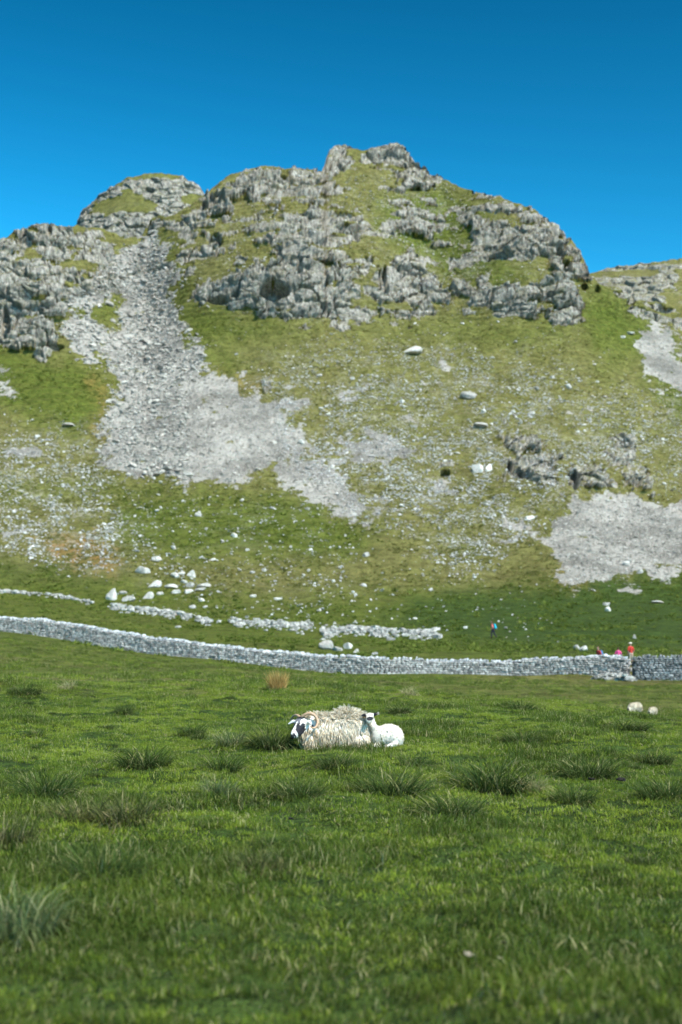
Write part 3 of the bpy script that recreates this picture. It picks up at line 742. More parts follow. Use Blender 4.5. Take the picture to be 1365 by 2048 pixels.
def stone_wall(name, pts, mat, cmat, label, group=None, seed=1, hmin=1.0):
    """pts: (x, depth, top height z). Coursed dry stone faces over a rubble core, coping on top."""
    root = link(name, None, None, Vector((pts[0][0], pts[0][1], float(field_z(pts[0][0], pts[0][1])))))
    tag(root, label, 'wall', group); org = np.array(root.location)
    P_ = np.array(pts, float); seg = np.r_[0, np.cumsum(np.hypot(np.diff(P_[:, 0]), np.diff(P_[:, 1])))]
    Lt = seg[-1]; r = np.random.default_rng(seed)
    at = lambda s: np.array([np.interp(s, seg, P_[:, k]) for k in range(3)])
    def frame(s):
        a, b = at(max(s - .5, 0)), at(min(s + .5, Lt)); t = b - a; t[2] = 0; t /= np.linalg.norm(t)
        return at(s), t, np.array([t[1], -t[0], 0.])
    items = []
    for face in (1, -1):
        z0, row = 0., 0
        while z0 < 4.2:
            hh = r.uniform(.10, .19); s = r.uniform(0, .3)
            while s < Lt:
                w = r.uniform(.14, .46); p, t, nn = frame(min(s + w/2, Lt))
                if nn[1] > 0: nn = -nn
                base = float(field_z(p[0], p[1])) - .25
                tz = p[2] + .04 * math.sin(s * 1.3) + .05*math.sin(s*.37)
                zc = base + z0 + hh / 2
                if zc + hh / 2 < tz - .0:
                    f_ = (zc - base) / (tz - base)
                    off = (.40 - .13 * f_) + r.uniform(-.03, .05)
                    c = np.array([p[0], p[1], zc]) + nn * off * face
                    tilt = r.uniform(-.12, .12)
                    items.append((c - org, t*w*.52 + np.array([0, 0, w*.5*tilt]), nn*.16, np.array([0, 0, hh*.53]) - t*hh*.5*tilt, r.random()))
                s += w
            z0 += hh
    Vv, Ff, Ss = stones_batch(items, seed)
    me = mesh_from('stonework', Vv, Ff, mat, False); attr(me, 'shade', Ss); link('stonework', me, root)
    cop = []; s = .1
    while s < Lt:
        w = r.uniform(.10, .26); p, t, nn = frame(min(s, Lt)); tz = p[2] + .04 * math.sin(s * 1.3) + .05*math.sin(s*.37)
        h = r.uniform(.13, .25); lean = r.uniform(.0, .5)
        if r.random() > .05:
            cop.append((np.array([p[0], p[1], tz - .1 + h * .6]) - org, t*w*.55, nn*r.uniform(.24, .34), np.array([0, 0, h*.62]) + t*h*.5*lean, r.random()))
        s += w * r.uniform(.9, 1.2)
    Vv, Ff, Ss = stones_batch(cop, seed + 1)
    me = mesh_from('coping', Vv, Ff, cmat, False); attr(me, 'shade', Ss); link('coping', me, root)
    n_ = int(Lt) + 2; cv, cf = [], []
    for i in range(n_):
        p, t, nn = frame(Lt * i / (n_ - 1)); b = float(field_z(p[0], p[1])) - .5
        for o_, z_ in ((.34, b), (.22, p[2] - .14), (-.22, p[2] - .14), (-.34, b)):
            cv.append(np.array([p[0], p[1], z_]) + nn * o_ - org)
    for i in range(n_ - 1):
        for k in range(4): cf.append([i*4+k, i*4+(k+1) % 4, i*4+4+(k+1) % 4, i*4+4+k])
    cf += [[0, 1, 2, 3], [n_*4-4, n_*4-3, n_*4-2, n_*4-1]]
    me = mesh_from('core', cv, cf, M_CORE, False); link('core', me, root)
    return root

def wall_pts(lst):
    out = []
    for u, vt, d in lst:
        x, z = ray(u, vt); out.append((float(x*d), d, float(EYE + z*d)))
    return out
stone_wall('dry_stone_wall', wall_pts([(-260,1212,131),(-120,1222,127),(0,1236,123),(65,1240,121.5),(130,1247,120),(200,1258,118),(270,1269,116.5),(400,1289,113.5),(500,1300,111.5),(640,1310,109),(760,1317,107),(860,1322,107),(1000,1323,106),(1080,1317,105),(1200,1314,103),(1256,1316,102)]),
           M_WALL, M_COPE, 'long pale grey dry stone wall crossing the valley below the hill', 'dry stone field walls', 5)
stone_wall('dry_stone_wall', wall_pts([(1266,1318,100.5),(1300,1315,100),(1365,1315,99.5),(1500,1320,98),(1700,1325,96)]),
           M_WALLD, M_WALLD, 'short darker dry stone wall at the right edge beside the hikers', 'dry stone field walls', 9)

# ruined walls: long low heaps of tumbled stone
def ruin(label, pl, width, hgt, n, seed, gap=0):
    r = np.random.default_rng(seed)
    pl = np.array(pl, float); seg = np.r_[0, np.cumsum(np.hypot(*np.diff(pl, axis=0).T))]
    items = []; org = None
    for i in range(n):
        s = r.uniform(-.02, 1.02) * seg[-1]; u = np.interp(s, seg, pl[:, 0]) + r.normal(0, 3); v = np.interp(s, seg, pl[:, 1])
        q = r.normal(0, .50) * (1.6 if r.random() < .15 else 1); v_ = v + q * width * .5
        c = ground_pt(u, v_)
        if org is None: org = c.copy()
        px = c.y / FPX
        if vnoise(np.array([u*.07 + seed]), np.array([.5]), np.array([.5]))[0] < .30 + .25*r.random() - .1: continue
        pile = max(0, 1 - (q/.7)**2) * hgt * r.uniform(.1, 1)
        a = r.uniform(0, 6.28); sz = r.uniform(.09, .27) * (1.8 if r.random() < .08 else 1)
        ax = np.array([math.cos(a), math.sin(a), r.uniform(-.2, .2)]) * sz * 1.2; ay = np.array([-math.sin(a), math.cos(a), r.uniform(-.2, .2)]) * sz
        items.append((np.array(c) - np.array(org) + [0, 0, pile], ax, ay, np.array([0, 0, sz*.7]), r.random()))
    Vv, Ff, Ss = stones_batch(items, seed)
    me = mesh_from('ruined_wall', Vv, Ff, M_RUIN, False); attr(me, 'shade', Ss)
    tag(link('ruined_wall', me, None, org), label, 'ruined wall', 'tumbled remains of an old wall')
ruin('low line of tumbled pale stones at the far left, leftmost of the fallen walls', [(-40,1180),(10,1184),(60,1187),(110,1191),(150,1199),(182,1207)], 6, .25, 200, 21)
ruin('tumbled stone wall ending below the boulder cluster, with brown stones in it', [(226,1215),(300,1223),(345,1230),(370,1234),(420,1246)], 12, .4, 380, 22)
ruin('scattered fallen wall right of centre left, broken by grass gaps', [(465,1246),(500,1246),(560,1252),(625,1253)], 19, .25, 270, 23)
ruin('broad tumbled wall above the long wall, in the middle of the photo', [(648,1268),(700,1260),(760,1266),(820,1268),(872,1272)], 20, .35, 520, 24)
# apron of fallen stone in front of the wall gap
r = np.random.default_rng(31); items = []
org = None
for i in range(170):
    t = r.random(); u = 1195 + t*70 + r.normal(0, 5); v = 1349 + t*16 + r.normal(0, 3)
    x, z = ray(u, v); d = float(np.interp(u, [1190, 1265], [102, 99])) + r.normal(0, .5); x = x * d
    zg = float(field_z(x, d)) + r.uniform(0, .45) * (1 - abs(t - .6))
    if org is None: org = np.array([float(x), d, zg])
    sz = r.uniform(.08, .22); a = r.uniform(0, 6.28)
    items.append((np.array([float(x), d, zg]) - org, np.array([math.cos(a), math.sin(a), .1])*sz*1.3, np.array([-math.sin(a), math.cos(a), .1])*sz, np.array([0, 0, sz*.6]), r.random()))
Vv, Ff, Ss = stones_batch(items, 3)
me = mesh_from('rubble_heap', Vv, Ff, M_RUIN, False); attr(me, 'shade', Ss)
tag(link('rubble_heap', me, None, Vector(org)), 'white heap of rubble spilled at the foot of the wall where its two stretches meet', 'rubble')

# ------------------------------------------------------------------ grass
def clump(name, n, rad, hmin, hmax, wid, mat, lean=.5, seed=0, droop=.5, nseg=3, outward=0.):
    r = np.random.default_rng(seed); Vs = []; Fs = []; H = []; RN = []
    for i in range(n):
        a = r.uniform(0, 6.283); rr = rad * math.sqrt(r.random()); bx, by = rr*math.cos(a), rr*math.sin(a)
        L = r.uniform(hmin, hmax); az = r.uniform(0, 6.283) if r.random() > outward else a + r.normal(0, .5)
        ln = abs(r.normal(0, lean)) + outward * .5 * rr / rad; w = wid * r.uniform(.6, 1.25); tw = r.uniform(0, 6.283)
        px, py, pz = bx, by, -.02; ang = ln * .5; rn = r.random(); base = len(Vs)
        wx, wy = math.cos(tw) * w / 2, math.sin(tw) * w / 2
        for k in range(nseg):
            f = 1 - .25 * k / nseg
            Vs += [(px - wx*f, py - wy*f, pz), (px + wx*f, py + wy*f, pz)]; H += [k/nseg]*2; RN += [rn]*2
            s = L / nseg; px += math.cos(az)*math.sin(ang)*s; py += math.sin(az)*math.sin(ang)*s; pz += math.cos(ang)*s
            ang = min(ang + ln * droop + .1, 2.2)
        Vs += [(px - wx*.12, py - wy*.12, pz), (px + wx*.12, py + wy*.12, pz)]; H += [1]*2; RN += [rn]*2
        for k in range(nseg): Fs.append([base+2*k, base+2*k+1, base+2*k+3, base+2*k+2])
    me = mesh_from(name, Vs, Fs, mat); attr(me, 'h', H); attr(me, 'rnd', RN); return me

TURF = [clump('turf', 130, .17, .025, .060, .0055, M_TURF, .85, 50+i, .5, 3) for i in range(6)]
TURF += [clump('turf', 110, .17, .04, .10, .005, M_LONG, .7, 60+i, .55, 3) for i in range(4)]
gx, gd = [], []
def addpts(d0, d1, dens, half=.31):
    area = half * (d1*d1 - d0*d0); n = int(area * dens)
    d = np.sqrt(rng.uniform(d0*d0, d1*d1, n)); gx.append(rng.uniform(-half, half, n) * d); gd.append(d)
addpts(3.6, 12, 62, .33); addpts(12, 24, 50); addpts(24, 42, 34)
addpts(42, 104, 1.6)
gx = np.concatenate(gx); gd = np.concatenate(gd)
gz = field_z(gx, gd)
# keep turf from standing through the lying animals
blk = ((gx - .02)/.48)**2 + ((gd - 19.03)/.20)**2 < 1
gx, gd, gz = gx[~blk], gd[~blk], gz[~blk]
nl = fbm(gx*.8, gd*.8, 0*gx, 4, .6); lg = sstep(.50, .66, nl)
idx = np.where(rng.random(len(gx)) < np.where(gd > 42, .5, .03 + .75*lg + .60*sstep(13, 6.5, gd)), rng.integers(6, 10, len(gx)), rng.integers(0, 6, len(gx)))  # dark clumps thicken towards the camera, painting a light falloff into the grass
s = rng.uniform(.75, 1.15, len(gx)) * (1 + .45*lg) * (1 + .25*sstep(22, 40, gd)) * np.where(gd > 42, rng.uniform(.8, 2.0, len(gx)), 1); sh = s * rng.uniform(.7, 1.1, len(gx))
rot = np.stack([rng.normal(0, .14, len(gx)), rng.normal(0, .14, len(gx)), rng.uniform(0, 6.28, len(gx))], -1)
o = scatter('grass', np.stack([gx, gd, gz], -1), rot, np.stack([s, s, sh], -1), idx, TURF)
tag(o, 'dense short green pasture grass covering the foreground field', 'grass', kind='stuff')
print('turf clumps', len(gx))

# tussocks, one by one ------------------------------------------------
TK = {
 'dark': [clump('tussock', 620, .20, .16, .34, .006, M_TUSS, .75, 70+i, .5, 4, .75) for i in range(3)],
 'grey': [clump('tussock', 330, .18, .18, .36, .007, M_GREY, .7, 80+i, .5, 4, .7) for i in range(2)],
 'straw': [clump('tussock', 240, .15, .14, .30, .008, M_STRAW, .75, 85+i, .5, 4, .7) for i in range(2)],
 'rust': [clump('tussock', 420, .17, .20, .34, .010, M_RUST, .35, 90, .3, 4, .5)],
 'brown': [clump('tussock', 380, .20, .14, .30, .0075, M_BROWN, .8, 95+i, .5, 4, .6) for i in range(2)]}
TL = [
 (555,1386,46,38,'rust','upright rusty orange tuft of dead rushes behind the ewe, left of her'),
 (133,1381,44,24,'straw','pale straw coloured tuft at the far left edge of the pasture'),
 (818,1394,44,24,'straw','thin pale tuft on the far grass right of the lamb'),
 (462,1494,76,34,'grey','pale green tuft of long grass a little left of the ewe face'),
 (545,1502,92,46,'dark','dark green spiky tussock directly in front of the ewe head'),
 (290,1538,115,44,'dark','dark spiky tussock left of the ewe, alone on short turf'),
 (248,1430,40,22,'dark','small dark tuft high on the left of the pasture'),
 (50,1392,70,24,'dark','low dark tuft at the left edge beside the pale straw tuft'),
 (95,1606,140,60,'dark','broad dark tussock at the left edge above the brown patch'),
 (165,1650,140,60,'brown','brownish tussock left half of the large rough patch'),
 (255,1654,150,70,'brown','brownish tussock right half of the large rough patch'),
 (15,1700,120,80,'brown','withered brown tussock cut by the left edge of the picture'),
 (200,1775,190,85,'dark','big dark tussock in the left foreground with a dry stalk'),
 (35,1880,200,100,'grey','blurred grey green tussock in the lower left corner'),
 (520,1760,120,72,'brown','ragged brown tussock in the centre left foreground'),
 (598,1602,115,44,'dark','green tussock below the ewe with a pale scrap in it'),
 (440,1600,86,46,'grey','pale tipped tussock left of the green tussock under the ewe'),
 (446,1546,100,34,'dark','low dark tussock just below the pale green tuft'),
 (822,1544,92,38,'dark','dark tussock below the lamb'),
 (785,1598,150,56,'dark','wide green tussock between the lamb and the centre foreground'),
 (985,1588,165,64,'dark','largest dark green tussock on the right of the pasture'),
 (1062,1588,80,46,'straw','straw coloured withered tuft on the right of the largest tussock'),
 (1150,1612,90,40,'dark','dark low tussock right of the straw coloured withered tuft'),
 (1335,1606,130,50,'dark','green tussock cut by the right edge of the picture'),
 (1175,1560,130,46,'dark','soft green tussock above the dark low tussock on the right'),
 (670,1540,90,36,'dark','low tussock in the grass right under the ewe body'),
 (555,1702,85,34,'dark','small dark tuft above the ragged brown tussock'),
 (905,1640,150,50,'dark','soft green tussock below the largest dark tussock'),
 (1048,1490,90,30,'dark','low green tuft on the right at the level of the lamb'),
 (385,1474,64,24,'dark','small dark tuft up and left of the pale green tuft'),
 (1305,1530,90,30,'dark','small dark tuft near the right edge, level with the ewe feet'),
 (1245,1462,120,24,'dark','dark low grass ridge tuft in front of the two grazing sheep'),
 (1040,1424,70,20,'dark','small green tuft left of the two grazing sheep on the crest'),
 (800,1428,50,18,'dark','small dark tuft behind the lamb'),
]
for i, (u, v, w, h, k_, lab) in enumerate(TL):
    p = ground_pt(u, v - h*.12); px = p.y / FPX
    m = TK[k_][i % len(TK[k_])]
    s = w * px / .48 ; sz = h * px / .25
    tag(link('grass_tussock', m, None, p, (0, 0, random.uniform(0, 6.28)), (s, s, sz)), lab, 'tussock', 'grass tussocks in the pasture')
# small tufts that nobody would tell apart
for i in range(170):
    d = math.sqrt(random.uniform(6**2, 36**2)); x = random.uniform(-.26, .26) * d
    if abs(x) < 1.2 and abs(d - 18.6) < 1.1: continue
    m = TK['dark'][i % 3]; s = random.uniform(.22, .62)
    tag(link('grass_tussock', m, None, (x, d, float(field_z(x, d))), (0, 0, random.uniform(0, 6.28)), (s, s, s * random.uniform(.5, .85))),
        'small plain green tuft standing a little above the short turf', 'tussock', 'small green tufts')
M_TAN = mat_stone('tan pasture stone', (.16, .14, .095), (.33, .29, .20))
TANS = [stone_mesh('pasture_stone', 500+i, M_TAN, 3, .5, .3) for i in range(3)]
M_DUNG = mat_plain('dark droppings', (.030, .024, .018))
for u, v, w_, lab in ((582,1647,20,'small dark dropping on the turf under the green tussock below the ewe'),(1183,1566,22,'dark dropping on the turf right of the largest tussock'),(1242,1568,30,'wider dark dropping beside the dark dropping on the right'),(1008,1900,22,'dark dropping just above the small tan stones at lower right')):
    p = ground_pt(u, v); q = w_ * p.y / FPX / 2; me = stone_mesh('dropping', 520 + w_, M_DUNG, 2, .5, .8)
    tag(link('dropping', me, None, p + Vector((0, 0, .03)), None, (q, q, q*.8)), lab, 'dropping', 'sheep droppings on the turf')
# withered scraps lying on the turf
for (u, v, lab) in ((580,1590,'pale grey scrap lying in the green tussock below the ewe'), (942,1932,'flat tan stone lying in the blurred grass at the lower right'), (1000,1940,'small tan stone just right of the flat tan stone')):
    p = ground_pt(u, v); px = p.y / FPX; w = {580: 14, 942: 34, 1000: 14}[u]
    tag(link('stone', TANS[u % 3], None, p + Vector((0, 0, .05)), (.1, .2, .1), (w*px/1.8, w*px/2.4, w*px/4)), lab, 'stone', 'loose stones in the pasture')

# ------------------------------------------------------------------ bodies
_b = bmesh.new(); bmesh.ops.create_icosphere(_b, subdivisions=3, radius=1)
ICO_V = np.array([v.co[:] for v in _b.verts]); ICO_F = np.array([[v.index for v in f.verts] for f in _b.faces]); _b.free()
def fuse(name, parts, voxel, smooth=6, mat=None):
    """one continuous skin grown over balls, limbs and ellipsoids (parts: (points, radii) chains or ('e', centre, radii))"""
    VV, FF = [], []
    def ball(c, r3, rz=0):
        q = ICO_V * np.array(r3); cz, sz_ = math.cos(rz), math.sin(rz)
        q = np.stack([q[:, 0]*cz - q[:, 1]*sz_, q[:, 0]*sz_ + q[:, 1]*cz, q[:, 2]], -1) + np.array(c)
        FF.append(ICO_F + len(VV) * len(ICO_V)); VV.append(q)
    for pt in parts:
        if pt[0] == 'e': ball(Vector(pt[1]), pt[2], pt[3] if len(pt) > 3 else 0)
        else:
            ps, rs = pt
            for i in range(len(ps) - 1):
                a, b = Vector(ps[i]), Vector(ps[i+1]); n = max(2, int((b-a).length / (min(rs[i], rs[i+1]) * .35)))
                for k in range(n + (i == len(ps) - 2)):
                    t = k / n; r_ = rs[i] * (1-t) + rs[i+1] * t; ball(a.lerp(b, t), (r_, r_, r_))
    me = mesh_from(name + '_src', np.concatenate(VV), np.concatenate(FF))
    o = bpy.data.objects.new(name + '_src', me); COL.objects.link(o)
    m = o.modifiers.new('r', 'REMESH'); m.mode = 'VOXEL'; m.voxel_size = voxel
    m = o.modifiers.new('s', 'SMOOTH'); m.iterations = smooth; m.factor = .5
    dg = bpy.context.evaluated_depsgraph_get(); dg.update()
    out = bpy.data.meshes.new_from_object(o.evaluated_get(dg)); out.name = name
    bpy.data.objects.remove(o); bpy.data.meshes.remove(me)
    out.polygons.foreach_set('use_smooth', [True] * len(out.polygons))
    out.materials.clear()
    if mat: out.materials.append(mat)
    return out

def verts_of(me):
    a = np.zeros(len(me.vertices) * 3, np.float32); me.vertices.foreach_get('co', a); return a.reshape(-1, 3)

def tube(name, pts, rads, mat, ns=10, ridge_=0):
    pts = [Vector(p) for p in pts]; Vs, Fs = [], []; up = Vector((0, 0, 1))
    # resample
    q, rr = [], []
    for i in range(len(pts) - 1):
        p0 = pts[max(i-1, 0)]; p1 = pts[i]; p2 = pts[i+1]; p3 = pts[min(i+2, len(pts)-1)]
        for k in range(4):
            t = k/4; q.append(.5*((2*p1)+(p2-p0)*t+(2*p0-5*p1+4*p2-p3)*t*t+(3*p1-p0-3*p2+p3)*t**3)); rr.append(rads[i]*(1-t)+rads[i+1]*t)
    q.append(pts[-1]); rr.append(rads[-1])
    for i, p in enumerate(q):
        d = (q[min(i+1, len(q)-1)] - q[max(i-1, 0)]).normalized(); s = d.cross(Vector((.13, .97, .2))).normalized(); w = d.cross(s)
        r_ = rr[i] * (1 + ridge_ * (i % 2))
        for k in range(ns):
            a = 2*math.pi*k/ns; Vs.append(p + s*math.cos(a)*r_ + w*math.sin(a)*r_)
    n = len(q)
    for i in range(n-1):
        for k in range(ns): Fs.append([i*ns+k, i*ns+(k+1) % ns, (i+1)*ns+(k+1) % ns, (i+1)*ns+k])
    me = mesh_from(name, Vs, Fs, mat)
    bm = bmesh.new(); bm.from_mesh(me); bmesh.ops.holes_fill(bm, edges=bm.edges[:]); bm.to_mesh(me); bm.free()
    return me

M_FLEECE = NT('cream wool')
_t = M_FLEECE
_c = _t.hsv(_t.atc('col'), v=_t.math('ADD', .85, _t.math('MULTIPLY', _t.noise(_t.pos(), 22, 4, .7), .3)))
_d = _t.node('ShaderNodeBsdfPrincipled', {'Base Color': _c, 'Roughness': .9, 'Specular IOR Level': .1})
_tr = _t.node('ShaderNodeBsdfTranslucent', {'Color': _c}); _m = _t.node('ShaderNodeMixShader', {0: .38, 1: _d.outputs[0], 2: _tr.outputs[0]})
_t.l.new(_m.outputs[0], _t.out.inputs[0]); M_FLEECE = _t.m
M_SKIN = mat_vcol('sheep hair and skin', .8, .004, 90)
M_HORN = NT('ridged tan horn'); _t = M_HORN
_w = _t.node('ShaderNodeTexNoise', {'Vector': _t.pos(), 'Scale': 60.}).outputs['Fac']
_t.bsdf(_t.mix(_w, (.34, .20, .11), (.55, .37, .23)), .5, _t.bump(_w, .6, .004), .4); M_HORN = _t.m
M_EYE = mat_plain('dark eye', (.012, .010, .008), rough=.2)

def locks(me, n, lmin, lmax, wid, dirf, colf, mask, seed, lscale=lambda c: 1.):
    r = np.random.default_rng(seed)
    co = verts_of(me); nrm = np.zeros(len(me.vertices)*3, np.float32); me.vertices.foreach_get('normal', nrm); nrm = nrm.reshape(-1, 3)
    ok = np.where(mask(co))[0]
    if len(ok) == 0: raise RuntimeError('no lock roots')
    Vs, Fs, C = [], [], []
    for i in range(n):
        j = r.choice(ok); c = co[j] + r.normal(0, .006, 3); nn = nrm[j]
        d = dirf(c, nn, r); dn = float(d @ nn)
        if dn < .18: d = d + nn * (.18 - dn); d /= np.linalg.norm(d)
        L = r.uniform(lmin, lmax) * lscale(c); w = wid * r.uniform(.6, 1.3)
        s = np.cross(d, nn + r.normal(0, .2, 3)); s /= np.linalg.norm(s) + 1e-6; b = np.cross(s, d); b /= np.linalg.norm(b) + 1e-6
        p = c - nn * .012; base = len(Vs); wig = r.uniform(-.35, .35); col = colf(c, r)
        for k in range(4):
            f = (1, 1.05, .75, .12)[k]
            for a in range(3):
                an = 2.094*a; Vs.append(p + (s*math.cos(an)*w + b*math.sin(an)*w*.7)*f); C.append(col)
            st = d + s*wig*math.sin(k*2.) + np.array([0, 0, -.22*k]); st /= np.linalg.norm(st); p = p + st * L/3
        for k in range(3):
            for a in range(3): Fs.append([base+3*k+a, base+3*k+(a+1) % 3, base+3*k+3+(a+1) % 3, base+3*k+3+a])
    m = mesh_from('fleece', np.array(Vs), Fs, M_FLEECE); attr_col(m, 'col', np.array(C)); return m

# --- the ewe (coordinates in metres from a point on the turf under her, x to the right, y away)
EW = Vector((.0, 19.0, 0)); EX = float(ray(686, 1490)[0] * 19.0)
EW.x = EX; EW.z = float(field_z(EX, 19.0)) - .01
def E(u, v, dy=0):
    """photo point on the ewe at depth 19+dy -> local metres"""
    x, z = ray(u, v); d = 19.0 + dy
    return Vector((float(x*d) - EW.x, dy, float(EYE + z*d) - EW.z))
ewe = link('ewe', None, None, EW)
tag(ewe, 'horned ewe with black and white face and shaggy cream fleece lying in the grass', 'sheep')
S0 = E(603, 1445, -.20); MZ = E(587, 1471, -.38)
lat = Vector((.86, -.5, 0)); fd = (MZ - S0).normalized()
def hp(t, l=0, up=0):
    return S0.lerp(MZ, t) + lat*l + Vector((.25, .35, .5)).normalized()*up
body_parts = [
 ('e', (.17, .15, .225), (.28, .25, .245), .35), ('e', (-.06, .05, .22), (.30, .24, .245), .35), ('e', (-.28, -.05, .215), (.24, .22, .235), .35),
 ('e', (.04, .10, .325), (.20, .16, .185), .35), ('e', (-.42, -.14, .12), (.13, .14, .14)), ('e', (.23, .0, .11), (.15, .14, .11)),
 ([(-.24, -.02, .30), (-.38, -.08, .335), S0 + Vector((.05, .07, -.02))], [.17, .135, .085]),
 ([(-.34, -.08, .22), (-.44, -.14, .26), S0 + Vector((.04, .03, -.07))], [.13, .10, .06]),
 ([hp(0), hp(.3), hp(.55), hp(.8), hp(.97)], [.082, .072, .058, .050, .043]),
 ([hp(.12, 0, -.02) + Vector((.02, .02, -.06)), hp(.55, 0, -.02) + Vector((.01, .01, -.035)), hp(.9) + Vector((.0, .01, -.03))], [.062, .048, .032]),
 ([hp(.25, .045), hp(.25, -.045)], [.040, .040]),
 ([hp(-.02, .065, .01), hp(-.05, .12, .0), hp(.02, .165, -.02)], [.020, .026, .010]),
 ([hp(-.02, -.065, .01), hp(-.05, -.13, .0), hp(.02, -.185, -.03)], [.020, .026, .010]),
 ([(-.42, -.12, .05), (-.47, -.22, .02), (-.38, -.26, .01)], [.05, .035, .03]),
 ([(-.33, -.18, .05), (-.34, -.25, .01), (-.22, -.25, .01)], [.05, .035, .03])]
bme = fuse('body', body_parts, .0095, 4, M_SKIN)
co = verts_of(bme)
uu_ = CU + FPX * (co[:, 0] + EW.x) / ((co[:, 1] + 19.)*CP + (co[:, 2] + EW.z - EYE)*SP); vv_ = proj_v(co[:, 2] + EW.z, co[:, 1] + 19.)
col = np.tile(np.array([[.76, .71, .60]]), (len(co), 1))
hd = (np.linalg.norm(co - np.array(S0), axis=1) < .115) | (((co - np.array(S0)) @ np.array(fd)) > .03) & (np.linalg.norm(co - np.array(S0.lerp(MZ, .5)), axis=1) < .24)
_a, _b = np.array(S0), np.array(MZ); _t = np.clip(((co - _a) @ (_b - _a)) / ((_b - _a) @ (_b - _a)), 0, 1)
hd &= (co[:, 2] > .12) & (np.linalg.norm(co - (_a + _t[:, None] * (_b - _a)), axis=1) < .105 - .02 * _t)
hd |= (np.abs((co - _a) @ np.array(lat)) > .095) & (np.linalg.norm(co - _a, axis=1) < .21) & (co[:, 2] > S0.z - .06) & (co[:, 1] < .02)
col[hd] = (.80, .75, .66)
# the mirror plane of the face gives both cheeks the same markings
lt = (co - np.array(S0)) @ np.array(lat); ft = (co - np.array(S0)) @ np.array(fd) / (MZ - S0).length
upv = np.array(Vector(fd).cross(lat)); upv = upv * np.sign(upv[2]); ut = (co - np.array(S0)) @ upv
nz = fbm(co[:, 0]*60, co[:, 1]*60, co[:, 2]*60, 3) - .5
al = np.abs(lt)
def patch(cl, cf, rl, rf, c, k=1.2, sel=None):
    q = ((al - cl)/rl)**2 + ((ft - cf)/rf)**2 + nz*1.4
    m = hd & (q < k)
    if sel is not None: m &= sel
    col[m] = c
BK = (.022, .022, .026)
patch(.0, -.12, .06, .20, BK, 1.2); patch(.028, .42, .016, .22, BK); patch(.052, .62, .03, .20, BK); patch(.075, .40, .018, .22, BK); patch(.02, .18, .018, .14, (.15, .15, .16))
patch(.0, 1.10, .030, .045, (.05, .05, .05)); patch(.03, 1.02, .018, .05, BK)
patch(.135, .0, .02, .12, BK, 1.0, ut < .0)
attr_col(bme, 'col', col); link('body', bme, ewe)
# eyes
for sd, nm in ((1, 'eye'), (-1, 'eye')):
    bm = bmesh.new(); bmesh.ops.create_uvsphere(bm, u_segments=12, v_segments=8, radius=.0155, matrix=Matrix.Translation(hp(.27, sd*.068, .022)))
    me = bpy.data.meshes.new('eye'); bm.to_mesh(me); bm.free(); me.materials.append(M_EYE); link('eye', me, ewe)
nm_ = fuse('nose_src', [('e', hp(1.10, .018, .006), (.009, .009, .006)), ('e', hp(1.10, -.018, .006), (.009, .009, .006)), ([hp(1.1, -.022, -.022), hp(1.14, 0, -.02), hp(1.1, .022, -.022)], [.006, .006, .006])], .002, 1, M_EYE)
link('nostrils', nm_, ewe)
# horns
def HP_(u, v, dy): return E(u, v, dy)
near = [(604,1434,-.22),(611,1429,-.24),(620,1426.5,-.25),(629,1430,-.25),(634.5,1438,-.26),(635,1448,-.29),(630,1455.5,-.34),(624,1455,-.38),(620,1452,-.40)]
link('horn', tube('horn', [HP_(*p) for p in near], [.018, .019, .019, .018, .016, .014, .012, .009, .004], M_HORN, 12, .12), ewe)
farh = [(600,1434,-.20),(595,1431,-.16),(590,1431,-.10),(586,1434,-.06),(583,1438,-.04),(582,1443,-.04)]
link('horn', tube('horn', [HP_(*p) for p in farh], [.019, .018, .016, .013, .010, .005], M_HORN, 12, .12), ewe)
def ewe_dir(c, nn, r):
    t = sstep(.30, .48, np.array([c[2]]))[0]
    hump = math.exp(-((c[0] - .08)/.22)**2)
    d = nn*(.25 + .15*t) + np.array([.05, -.1, -.9])*(1-t) + np.array([math.copysign(.35, c[0]-.05) + r.normal(0, .4), -.45 + r.normal(0, .3), .1 + .35*hump])*t + r.normal(0, .13, 3)
    return d / np.linalg.norm(d)
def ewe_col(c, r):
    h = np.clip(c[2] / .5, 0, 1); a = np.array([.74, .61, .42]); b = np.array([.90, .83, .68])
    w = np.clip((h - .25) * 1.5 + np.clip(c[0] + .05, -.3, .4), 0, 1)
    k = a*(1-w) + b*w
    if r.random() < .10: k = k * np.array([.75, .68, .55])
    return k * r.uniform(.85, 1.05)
def ewe_mask(c):
    d = c - np.array(S0)
    return ~hd & (np.linalg.norm(d, axis=1) > .085) & (c[:, 2] > .03)
fl = locks(bme, 8500, .05, .10, .0085, ewe_dir, ewe_col, ewe_mask, 5, lambda c: 1 + .3*math.exp(-((c[0]-.04)/.14)**2) * (c[2] > .36))
link('fleece', fl, ewe)

